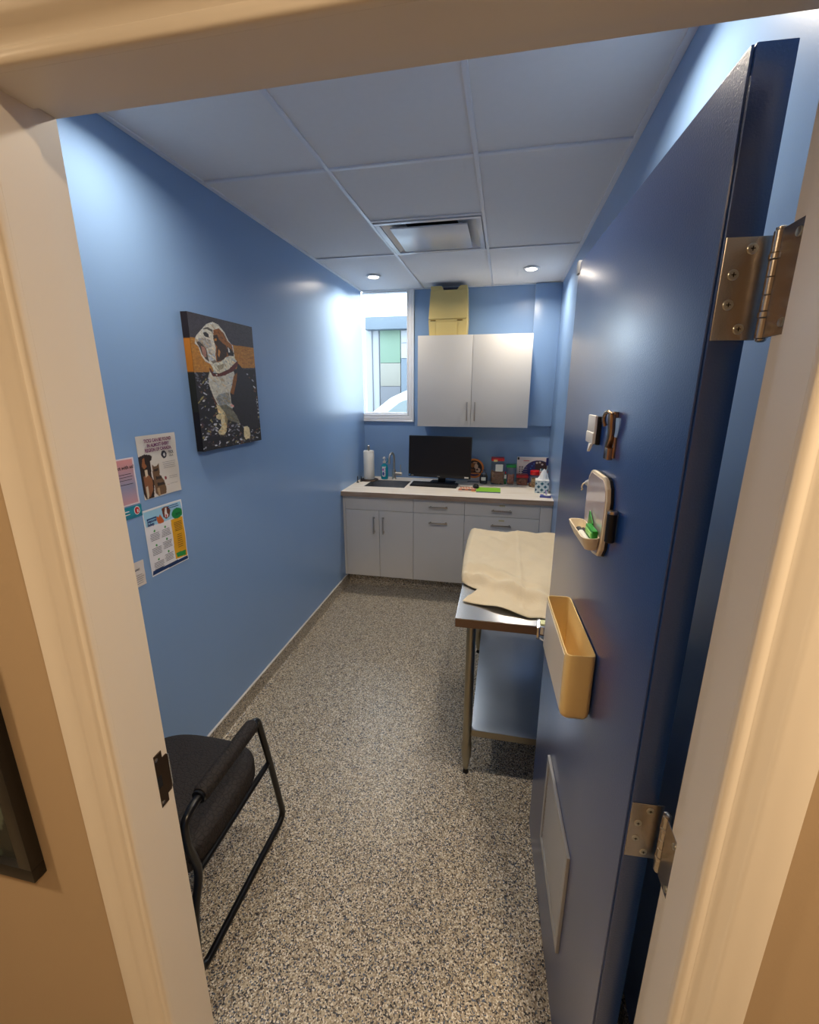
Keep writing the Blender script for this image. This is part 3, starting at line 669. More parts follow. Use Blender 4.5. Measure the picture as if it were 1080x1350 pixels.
# papers, booklets, sign
o = MB().box(-.845, -.640, 4.075, 4.28, .9105, .9120).build('paper_sheet', M_paper, smooth=False); tag(o, 'white sheets of paper lying under the left side of the monitor', 'paper')
M_lime = mat('lime_cover', (146, 206, 62), .45); M_navy = mat('navy_print', (34, 44, 112), .45)
bk = empty('booklet', (-.204, 3.800, .9105), math.radians(1), 'lime green booklet with a navy bottom edge on the worktop', 'booklet')
MB().box(0, .208, .020, .200, 0, .003).build('cover', M_lime, bk, smooth=False); MB().box(0, .208, 0, .0198, 0, .003).build('lower_band', M_navy, bk, smooth=False)
bk = empty('booklet', (-.362, 3.803, .9105), 0, 'orange and white booklet with a cat photo beside the lime one', 'booklet')
MB().box(0, .155, 0, .195, 0, .0024).build('pages', M_paper, bk, smooth=False)
def p_cat(u, v, c):
    c[:] = (232, 206, 184); c[v > .55] = (226, 150, 110); c[(v > .60) & (np.sin(u*40+v*9) > .2)] = (236, 214, 200)
    c[(v > .2) & (v < .5)] = (60, 36, 30); c[(v > .26) & (v < .44) & (np.sin(u*17) > -.1)] = (216, 96, 34); c[(v < .16) & (u > .75)] = (232, 160, 60)
picture('cover_print', bk, lambda u, v: (.155*u, .195*v, .0027), 40, 40, p_cat, M_print)
sg = empty('sign_holder', (-.255, 4.275, .910), math.radians(-4), 'round orange framed pet photo sign on a clear stand behind the monitor edge', 'sign')
MB().box(-.055, .055, -.002, .002, .0005, .100).build('stand_sheet', mat('frosted_stand', (214, 216, 224), .3, trans=.2), sg, smooth=False)
MB().box(-.055, .055, -.060, -.003, .0005, .004).build('tray', mat('frosted_tray', (206, 210, 222), .2, trans=.5), sg, smooth=False)
def p_sign(u, v, c):
    r = np.hypot(u-.5, v-.5); c[:] = (222, 130, 62); c[r < .41] = (34, 24, 26)
    for (a, b_, q, w, col) in ((.60, .62, .10, .13, (214, 186, 160)), (.42, .66, .10, .12, (150, 92, 48)), (.70, .42, .13, .12, (206, 172, 150)), (.66, .44, .05, .05, (30, 22, 24)), (.40, .40, .12, .08, (120, 70, 44)), (.55, .80, .12, .04, (196, 150, 120))):
        c[((u-a)/q)**2+((v-b_)/w)**2 < 1] = col
    c[(r < .41) & (v < .22)] = (60, 40, 90); c[(r < .41) & (v > .215) & (v < .27)] = (222, 130, 62)
MB().lathe([(.001, -.0015), (.094, -.0015), (.094, .0015), (.001, .0015)], axis='y', c=(0, -.006, .128), n=48).build('disc', mat('orange_ring', (222, 130, 62), .5), sg)
def disc(u, v):
    a, b_ = 2*u-1, 2*v-1; return (.093*a*math.sqrt(1-b_*b_/2), -.0078, .128+.093*b_*math.sqrt(1-a*a/2))
def p_disc(u, v, c):
    a, b_ = 2*u-1, 2*v-1; p_sign(.5+.5*a*np.sqrt(1-b_*b_/2), .5+.5*b_*np.sqrt(1-a*a/2), c)
picture('photo', sg, disc, 60, 60, p_disc, M_print)

# jars and tubs of treats
def kibble(name, parent, x0, x1, y0, y1, z0, z1, n, col, r=.006, round_=False):
    b_ = MB()
    for i in range(n):
        while True:
            x, y, z = random.uniform(x0, x1), random.uniform(y0, y1), random.uniform(z0, z1)
            if not round_ or math.hypot(x-(x0+x1)/2, y-(y0+y1)/2) < (x1-x0)/2: break
        Rm = Matrix.Translation((x, y, z)) @ Matrix.Rotation(random.random()*3, 4, (random.random(), random.random(), 1))
        b_.box(-r, r, -r*.8, r*.8, -r*.6, r*.6, M=Rm)
    o = b_.build(name, mat(*col), parent, smooth=False); o['kind'] = 'stuff'; return o
K1 = ('kibble_brown', (196, 142, 100), .8, 0, 0, 200, .45, 60); K2 = ('kibble_rust', (196, 112, 78), .8, 0, 0, 200, .4, 60); K3 = ('treats_amber', (214, 160, 84), .8, 0, 0, 200, .4, 40)
M_red = mat('red_lid', (196, 24, 30), .35); M_grn = mat('green_lid', (20, 140, 66), .35)
j = empty('treat_jar', (-.033, 4.215, .910), math.radians(3), 'tall clear square jar of brown kibble with a red flip lid', 'jar')
shell([rr(-.057, .057, -.05, .05, .018, .001), rr(-.060, .060, -.052, .052, .018, .01), rr(-.060, .060, -.052, .052, .018, .19), rr(-.050, .050, -.044, .044, .018, .210), rr(-.050, .050, -.044, .044, .018, .218)]).build('body', M_jar, j)
kibble('kibble', j, -.048, .048, -.042, .042, .010, .115, 900, K1, .0062)
MB().box(-.062, .056, -.052, .050, .2185, .248, bev=.008).build('lid', M_red, j); MB().box(-.040, -.006, -.0545, -.052, .215, .234, bev=.001).build('lid_latch', M_cream, j)
MB().box(-.022, .044, -.0540, -.0528, .125, .19).build('label', M_paper, j, smooth=False)
j = empty('treat_jar', (.090, 4.215, .910), 0, 'clear square canister of rust treats with a green lid', 'jar')
shell([rr(-.030, .030, -.030, .030, .01, .001), rr(-.036, .036, -.036, .036, .01, .16)]).build('body', M_jar, j)
kibble('treats', j, -.024, .024, -.024, .024, .008, .090, 260, K2)
MB().box(-.045, .045, -.042, .042, .1605, .186, bev=.006).build('lid', M_grn, j)
j = empty('treat_tub', (.194, 4.215, .910), 0, 'low clear tub of brown treats with a dark red lid', 'tub')
shell([rr(-.046, .046, -.040, .040, .012, .001), rr(-.051, .051, -.044, .044, .012, .068)]).build('body', M_jar, j)
kibble('treats', j, -.040, .040, -.036, .036, .008, .055, 330, K2)
MB().box(-.054, .054, -.047, .047, .0685, .096, bev=.005).build('lid', mat('dark_red_lid', (164, 22, 32), .35), j)
j = empty('treat_jar', (.302, 4.150, .910), 0, 'round clear jar of amber treats with a bright red screw lid', 'jar')
MB().lathe([(.001, .001), (.044, .001), (.048, .008), (.048, .085), (.040, .105), (.036, .110)], n=32).build('body', M_jar, j)
kibble('treats', j, -.038, .038, -.038, .038, .006, .030, 120, K3, .008, True)
MB().box(-.025, .015, -.020, .02, .030, .078, bev=.004).build('biscuit_pack', mat('amber_pack', (200, 150, 70), .5), j)
MB().lathe([(.001, .148), (.040, .148), (.043, .144), (.043, .114), (.041, .1105), (.001, .1105)], n=36).build('lid', mat('bright_red_lid', (222, 26, 30), .3), j)
j = empty('glass_jar', (-.158, 4.195, .910), 0, 'small dark glass jar with a glass stopper beside the round sign', 'jar')
MB().lathe([(.001, .001), (.034, .001), (.037, .006), (.037, .072), (.030, .084), (.028, .090)], n=28).build('body', mat('smoky_glass', (96, 100, 110), .08, trans=.6), j)
kibble('contents', j, -.026, .026, -.026, .026, .006, .05, 120, ('dark_treats', (74, 56, 46), .8), .006, True)
MB().lathe([(.028, .0905), (.030, .096), (.018, .104), (.010, .112), (.014, .120), (.012, .130), (.001, .133)], n=24).build('stopper', mat('grey_glass', (150, 158, 174), .08, trans=.5), j)
MB().box(-.022, .020, -.0385, -.0375, .035, .066).build('label', M_paper, j, smooth=False)
j = empty('small_bottle', (.040, 4.200, .910), 0, 'narrow green and white bottle with a red cap between the jars', 'bottle')
MB().box(-.008, .011, -.010, .010, .001, .100, bev=.004).build('bottle', mat('bottle_green', (22, 96, 50), .35), j); MB().box(-.008, .010, -.0115, -.0105, .055, .092).build('label', M_paper, j, smooth=False)
MB().cyl((0, 0, .1005), (0, 0, .120), .006, 14).build('cap', M_red, j)
# chart board
cb = empty('chart_board', (.142, 4.262, .910), 0, 'white printed chart board leaning on the wall behind the jars', 'board')
def bs(x, t, off=0): return (x, .018+.012*t-off-.002, .001+t*.248)
MB().prism([bs(0, 0), bs(.276, 0), bs(.276, 1), bs(0, 1)], (0, .003, 0), bev=.0005).build('board', M_paper, cb)
def p_chart(u, v, c):
    c[:] = (226, 214, 212); r = np.hypot((u-.72)*1.1, v-.30)
    c[r < .60] = (44, 46, 110); m = (r < .57) & (v > .42) & (u > .6); c[m] = (64, 44, 48)
    for a, b_ in ((.46, .58), (.5, .68), (.56, .76), (.46, .48)): c[np.hypot(u-a, v-b_) < .022] = (60, 120, 190)
    for a, b_ in ((.66, .80), (.76, .82), (.84, .74)): c[np.hypot(u-a, v-b_) < .035] = (200, 190, 186)
    for k in range(6):
        b_ = .62-k*.085
        for a in (.09, .17): c[(abs(u-a) < .022) & (abs(v-b_) < .022)] = (70, 50, 60)
        c[(u > .21) & (u < .34) & (abs(v-b_) < .006)] = (180, 160, 160)
    c[(abs(v-.87) < .012) & (u > .2) & (u < .40)] = (206, 80, 80); c[(u > .2) & (u < .42) & (abs(v-.80) < .006)] = (170, 160, 170)
    c[(u < .06) & (v > .90)] = (40, 40, 46); c[np.hypot(u-.50, v-.84) < .014] = (60, 50, 60)
picture('chart_print', cb, lambda u, v: bs(.004+.268*u, .02+.96*v, .0012), 110, 100, p_chart, M_print)
o = MB().box(.386, .408, 4.288, 4.300, 1.085, 1.158).build('folder', M_navy, smooth=False)
bpy.data.objects.remove(o)
MB().box(.262, .292, .022, .030, .175, .246, bev=.001).build('corner_tab', M_navy, cb)
# striped bag of sticks
sbg = empty('treat_bag', (.372, 4.105, .910), math.radians(-4), 'red and white striped bag of wrapped sticks behind the tissue box', 'bag')
def bagf(u, v):
    a = u*2*PI; return (.030*math.cos(a)*(1+.25*v), .020*math.sin(a)*(1+.3*v), .0008+.150*v+.006*math.sin(3*a)*v)
def p_bag(u, v, c): c[:] = (226, 214, 212); c[np.sin(u*2*PI*9) > .25] = (190, 70, 74); c[v > .93] = (200, 60, 66)
picture('bag', sbg, bagf, 72, 10, p_bag, M_print)
sb_ = MB().box(-.027, .027, -.017, .017, .001, .10, bev=.004).build('filling', mat('bag_filling', (206, 190, 186), .7), sbg)
for k in range(9):
    a = k*.7; MB().cyl((.018*math.cos(a), .012*math.sin(a), .101), (.030*math.cos(a), .018*math.sin(a), .168+.008*math.sin(k*3)), .0042, 8).build('stick', M_paper if k % 3 else mat('stick_teal', (60, 140, 170), .5), sbg)
# tissue box
tx = empty('tissue_box', (.350, 3.925, .910), math.radians(-3), 'cube tissue box with teal diamond print at the right end', 'tissue box')
MB().box(-.056, .056, -.056, .056, .0005, .112, bev=.0015).build('box', M_paper, tx)
def p_tis(u, v, c):
    c[:] = (214, 228, 232); a = (u*2+v*2) % 1; b_ = (u*2-v*2) % 1
    m = (abs(a-.5) < .27) & (abs(b_-.5) < .27); c[m] = (26, 112, 128); c[m & (np.sin(u*30)*np.sin(v*30) > .2)] = (40, 60, 110); c[v > .93] = (224, 232, 236)
picture('front_print', tx, lambda u, v: (-.0545+.109*u, -.0566, .002+.108*v), 48, 48, p_tis, M_print)
picture('side_print', tx, lambda u, v: (-.0566, .0545-.109*u, .002+.108*v), 48, 48, p_tis, M_print)
def tis(u, v):
    a = u*2*PI; r = (.034*(1-v)**.6+.003)*(1+.28*math.sin(3*a+v*3)+.12*math.sin(7*a)); return (.004+r*math.cos(a)+.006*v, r*math.sin(a)*.8, .112+.088*v)
MB().grid(tis, 48, 14).build('tissue', mat('tissue_white', (244, 246, 248), .9), tx)
sc = empty('sample_pack', (.372, 3.745, .910), math.radians(-8), 'blue packet with a white scoop lying at the right edge of the worktop', 'packet')
MB().box(-.046, .044, -.042, .048, .0005, .010, bev=.003).build('packet', mat('blue_packet', (66, 74, 150), .35), sc)
MB().lathe([(.001, .012), (.024, .011), (.029, .016), (.027, .020), (.020, .016), (.001, .0145)], c=(.010, -.006, 0), n=26).build('scoop', M_paper, sc)
MB().tube([(.004, .012, .016), (-.004, .030, .034), (-.002, .034, .050)], .005).build('scoop_handle', mat('lilac_plastic', (150, 130, 190), .4), sc)

# cream dispenser on the wall cabinet
yb = empty('storage_unit', (-.517, 4.09, 2.2085), 0, 'yellowed plastic box wedged between wall cabinet and ceiling', 'box')
def fr_(y, z0, z1, w0, w1, d0, d1): return [(-w0, y-d0, z0), (w0, y-d0, z0), (w1, y-d1, z1), (-w1, y-d1, z1)]
ub = MB()
def frust(b_, z0, z1, w0, w1, f0, f1, bk=.20, bev=.004):
    P = [(-w0, f0, z0), (w0, f0, z0), (w0, bk, z0), (-w0, bk, z0), (-w1, f1, z1), (w1, f1, z1), (w1, bk, z1), (-w1, bk, z1)]
    vs_, fs = b_._add(P, [(0, 3, 2, 1), (4, 5, 6, 7), (0, 1, 5, 4), (1, 2, 6, 5), (2, 3, 7, 6), (3, 0, 4, 7)])
    if bev: bmesh.ops.bevel(b_.bm, geom=list({e for f in fs for e in f.edges}), offset=bev, segments=2, affect='EDGES')
    return b_
frust(MB(), .0005, .136, .160, .166, .006, -.004).build('base', M_ybox, yb)
frust(MB(), .138, .372, .166, .155, -.004, .030).build('cover', M_ybox, yb)
MB().prism([(-.155, .030, .372), (-.058, .030, .372), (-.040, .030, .349+.0), (-.040, .034, .372), (-.155, .034, .372)], (0, .003, 0)) .bm.free()
n_ = MB(); n_.prism([(-.152, .0305, .3725), (-.152, .0355, .405), (-.062, .0355, .405), (-.042, .0305, .3725)], (0, .010, 0), bev=.001)
n_.build('top_lip', M_ybox, yb); n_ = MB(); n_.prism([(.152, .0305, .3725), (.152, .0355, .405), (.096, .0355, .405), (.072, .0305, .3725)], (0, .010, 0), bev=.001)
n_.build('top_lip', M_ybox, yb)
MB().box(-.154, -.144, .040, .198, .3725, .405, bev=.001).build('side_lip', M_ybox, yb); MB().box(.144, .154, .040, .198, .3725, .405, bev=.001).build('side_lip', M_ybox, yb)
MB().box(-.143, .143, .046, .19, .3725, .380).build('recess', M_black, yb)
MB().box(-.05, .08, .060, .19, .381, .398, bev=.003).build('top_vent', mat('dark_navy_plastic', (34, 36, 62), .5), yb)
for x in (-.125, .105): MB().box(x-.022, x+.022, -.0075, -.003, .124, .132).build('hinge_slot', mat('slot_brown', (120, 96, 40), .6), yb)
fp = MB(); fp.prism([(-.098, .0035, .0), (.080, .0035, .0), (.080, -.0045, .112), (-.098, -.0045, .112)], (0, -.0025, 0), bev=.001); fo = fp.build('front_hatch', M_ybox, yb)
# ================================================================ EXAM TABLE
tb_ = empty('exam_table', (0, 0, 0), 0, 'stainless steel work table on tubular legs with a lower shelf', 'table')
tx0, tx1, ty0, ty1, tz = -.152, .4235, 1.652, 2.872, .862
tb_.location = ((tx0+tx1)/2, (ty0+ty1)/2, 0); cx, cy = tb_.location.x, tb_.location.y
def L_(b): bmesh.ops.translate(b.bm, vec=(-cx, -cy, 0), verts=b.bm.verts); return b
M_edge = mat('edge_steel_reflected_brown', (120, 98, 84), .34, .75, var=.12, vscale=14, stretch=(1, 8, 8))  # steel edge; brown reflection of floor and warm hall put into the base colour
L_(MB().box(tx0, tx1, ty0, ty1, tz-.004, tz, bev=.0015)).build('tabletop', M_steel, tb_)
e_ = MB()
e_.box(tx0+.0005, tx1-.0005, ty0+.0005, ty0+.003, tz-.040, tz-.0045).box(tx0+.0005, tx0+.003, ty0+.003, ty1-.003, tz-.040, tz-.0045).box(tx0+.0005, tx1-.0005, ty1-.003, ty1-.0005, tz-.040, tz-.0045)
L_(e_).build('edge_band', M_edge, tb_)
L_(MB().box(tx0+.05, tx1-.05, cy-.05, cy+.05, tz-.030, tz-.0045)).build('hat_channel', M_steel, tb_)
legs = [(-.090, 1.752), (.362, 1.752), (-.090, 2.782), (.362, 2.782)]
for x, y in legs:
    g = MB(); g.lathe([(.0205, .175), (.0205, tz-.006)], n=26); g.bm.transform(Matrix.Translation((x-cx, y-cy, 0))); lg = g.build('leg', M_legsteel, tb_)
    g = MB(); g.lathe([(.008, .018), (.010, .028), (.0135, .035), (.0205, .085), (.0235, .095), (.0240, .168), (.0205, .176)], n=26); g.bm.transform(Matrix.Translation((x-cx, y-cy, 0))); g.build('bullet_foot', M_legsteel, lg)
    g = MB(); g.lathe([(.014, .0003), (.014, .005), (.009, .0175), (.007, .022)], n=20); g.bm.transform(Matrix.Translation((x-cx, y-cy, 0))); g.build('foot_pad', M_black, lg)
    MB().box(x-cx-.026, x-cx+.026, y-cy-.026, y-cy+.026, tz-.032, tz-.0048, bev=.003).build('gusset', M_steel, lg)
M_shelf = mat('lower_shelf_steel', (176, 188, 204), .30, .85, bump=.03, bscale=60, var=.06, vscale=9)
sx0, sx1, sy0, sy1, sz = -.070, .350, 1.730, 2.790, .262
L_(MB().box(sx0, sx1, sy0, sy1, sz-.003, sz, bev=.001)).build('lower_shelf', M_shelf, tb_)
L_(MB().box(sx0, sx1, sy0, sy0+.002, sz-.035, sz-.0035).box(sx0, sx0+.002, sy0+.003, sy1-.003, sz-.035, sz-.0035)).build('shelf_edge', M_legsteel, tb_)

# cover draped on the table
ct = MB()
def noise2(x, y):
    return (math.sin(x*23+y*7)+math.sin(x*11-y*19+1.3)+math.sin(x*37+y*31+.4)*.5+math.sin(x*61-y*17)*.3)/2.8
yn = [(-.19, 1.800), (-.142, 1.786), (-.06, 1.762), (.05, 1.726), (.12, 1.700), (.17, 1.712), (.23, 1.700), (.42, 1.69)]
def interp(P, x):
    for (a, b_), (c_, d_) in zip(P, P[1:]):
        if x <= c_: t = max(0, (x-a)/(c_-a)); return b_+(d_-b_)*t
    return P[-1][1]
xl = [(1.69, -.140), (1.79, -.140), (1.90, -.088), (1.925, -.080), (1.950, -.112), (1.99, -.158), (2.05, -.166), (2.3, -.178), (2.6, -.182), (2.80, -.176)]
ridge = [(-.20, 1.99), (-.08, 1.975), (.0, 1.93), (.12, 1.86), (.24, 1.80), (.42, 1.74)]
def cover(u, v, lay=0):
    x = -.186+.606*u; yn_ = interp(yn, x); y = yn_+(2.785+.012*math.sin(x*19)-yn_)*v
    xe = interp(xl, y); x = xe+(.420-xe)*u
    r = interp(ridge, x); t = y-r
    h = .038+.010*noise2(x*1.1, y*.9)+.0012*noise2(x*3.1+1, y*2.7)
    step = 1/(1+math.exp(-t*80)); h = h*step+(.012+.008*noise2(x*1.7, y*1.4))*(1-step)
    h += .016*math.exp(-((t-.03)/.030)**2)*(1-.4*u)-.010*math.exp(-((t-.10)/.03)**2)*(1-.6*u)+.010*math.exp(-((t-.17+.1*u)/.035)**2)
    h += .006*math.exp(-((y-2.2-.2*x)/.03)**2)*.5+.004*math.exp(-((x-.12)/.01)**2)
    h += .008*math.sin(x*48+y*9+2*math.sin(y*5))*math.exp(-((t-.03)/.12)**2)+.0035*math.sin((y*38+x*14)+1.5*math.sin(x*12))*math.exp(-((y-2.62)/.12)**2)
    d = min((x-xe), 2.785-y)                                   # rounding towards the left and far edge
    h = h*min(1, math.sqrt(max(d, 0)/.03+.03)) if t > -.02 else h*min(1, .5+d/.03)
    if y-yn_ < .05: h = max(h*(y-yn_)/.05, 0)+.004+.016*math.exp(-((x-.03)/.07)**2)*(1-(y-yn_)/.05)
    return (x-cx, y-cy, max(h, .003)+(.0 if d > .004 else -.0)+.004)
ct.grid(cover, 110, 150)
cv = ct.build('table_cover', M_towel, ang=180); cv.location = (cx, cy, tz); tag(cv, 'cream cotton cover folded over the top of the steel table', 'table cover')
sm = cv.modifiers.new('thickness', 'SOLIDIFY'); sm.thickness = .004; sm.offset = -1
c2 = MB(); c2.grid(lambda u, v: (-.150+.565*u-cx, 1.995+.775*v-cy-.10*u*(1-v), .0035+.016*min(1, min(v*6, (1-v)*12, u*10+.2))), 20, 20)
o = c2.build('folded_layer', M_towel, cv, ang=180)
# bracket with card at the near edge
bk = empty('card_holder', (.180, 1.652, .862), math.radians(-4), 'chrome card bracket with a pale yellow card on the near table edge', 'bracket')
M_chr = mat('chrome', (214, 218, 226), .14, 1.0)
MB().prism([(-.008, .065, .001), (-.008, -.012, .001), (-.008, -.026, -.034), (-.008, -.020, -.046), (-.008, -.014, -.040), (-.008, -.006, -.006), (-.008, .065, .005)], (.012, 0, 0), bev=.001).build('clip', M_chr, bk)
MB().box(.005, .10, .012, .045, .0008, .006).build('card', mat('pale_yellow_card', (240, 240, 180), .6), bk, smooth=False)
MB().box(.006, .10, -.008, -.004, -.030, .002).build('scale_bar', M_chr, bk)
MB().tube([(.0, -.014, -.040), (.02, -.018, -.050), (.05, -.016, -.050), (.09, -.012, -.046)], .003).build('cord', M_paper, bk)

# ================================================================ CHAIR
ch = empty('guest_chair', (-1.075, 1.06, 0), 0, 'black sled base guest chair with crackle fabric against the left wall', 'chair')
ox, oy = -1.075, 1.06
R_ = .0125
for sx in (-1, 1):
    X = sx*.245
    loop = [(X, .800-oy, .0128), (X, 1.355-oy, .0128), (X, 1.292-oy, .350), (X, 1.240-oy, .592), (X, 1.195-oy, .604)]
    a = MB().tube(fillet([(X, 1.0-oy, .0128)]+loop[1:], .055, 6), R_, smooth=0); a.build('front_leg', M_blackm, ch)
    back = [(X, .9995-oy, .0128), (X, .800-oy, .0128), (X, .820-oy, .24), (X, .868-oy, .36), (X, .836-oy, .50), (X, .838-oy, .575), (X, .880-oy, .592), (X, .930-oy, .594)]
    MB().tube(fillet(back, .05, 6), R_, smooth=0).build('rear_leg', M_blackm, ch)
    MB().tube([(X-sx*.006, .860-oy, .350), (X-sx*.004, 1.288-oy, .350)], .011, smooth=0).build('seat_rail', M_blackm, ch)
    MB().cyl((X, .905-oy, .594), (X, .912-oy, .594), .021, 20).cyl((X, 1.208-oy, .594), (X, 1.213-oy, .594), .020, 20).build('arm_cap', M_blackm, ch)
    MB().lathe([(.001, .912-oy), (.022, .914-oy), (.0265, .922-oy), (.0265, 1.198-oy), (.022, 1.206-oy), (.001, 1.208-oy)], axis='y', c=(X, 0, .596), n=26).build('arm_pad', M_fab, ch)
def seatf(u, v):
    """rounded cushion with a bowed front, u around, v from underside to top centre"""
    a = u*2*PI; c_, s_ = math.cos(a), math.sin(a); p = 2/4.2
    bx = math.copysign(abs(c_)**p, c_)*.240; by = math.copysign(abs(s_)**p, s_)*(.250 if s_ > 0 else .225)
    if s_ > 0: by += .022*(1-(bx/.240)**2)
    if v < .25: k, z = .86+.14*math.sin(v/.25*PI/2), .322+.036*(v/.25)
    elif v < .5: k, z = 1.0, .358+.038*((v-.25)/.25)
    else:
        w_ = (v-.5)/.5; k = math.cos(w_*PI/2)**.55 if w_ < 1 else 0.0; z = .396+.050*math.sin(w_*PI/2)**.8
    return (bx*k, .980-oy+by*k+.055, z)
st = MB().grid(seatf, 72, 26); bmesh.ops.remove_doubles(st.bm, verts=st.bm.verts, dist=.0002); st.build('seat', M_fab, ch, ang=180)
MB().box(-.19, .19, .83-oy, 1.21-oy, .312, .321, bev=.003).build('seat_pan', M_black, ch)
bk_ = MB(); bk_.grid(lambda u, v: (-.225+.45*u, .790-oy-.030*math.sin(u*PI)-.10*v+(-.022 if True else 0), .47+.38*v), 20, 20)
bk_.bm.free()
MB().prism([(-.225, .800-oy, .50), (-.225, .742-oy, .48), (-.225, .700-oy, .84), (-.225, .735-oy, .86)], (.45, 0, 0), bev=.022, seg=4).build('backrest', M_fab, ch)
for sx in (-1, 1): MB().tube([(sx*.12, .86-oy, .352), (sx*.12, .80-oy, .362), (sx*.12, .755-oy, .40), (sx*.12, .745-oy, .52)], .010).build('back_support', M_blackm, ch)

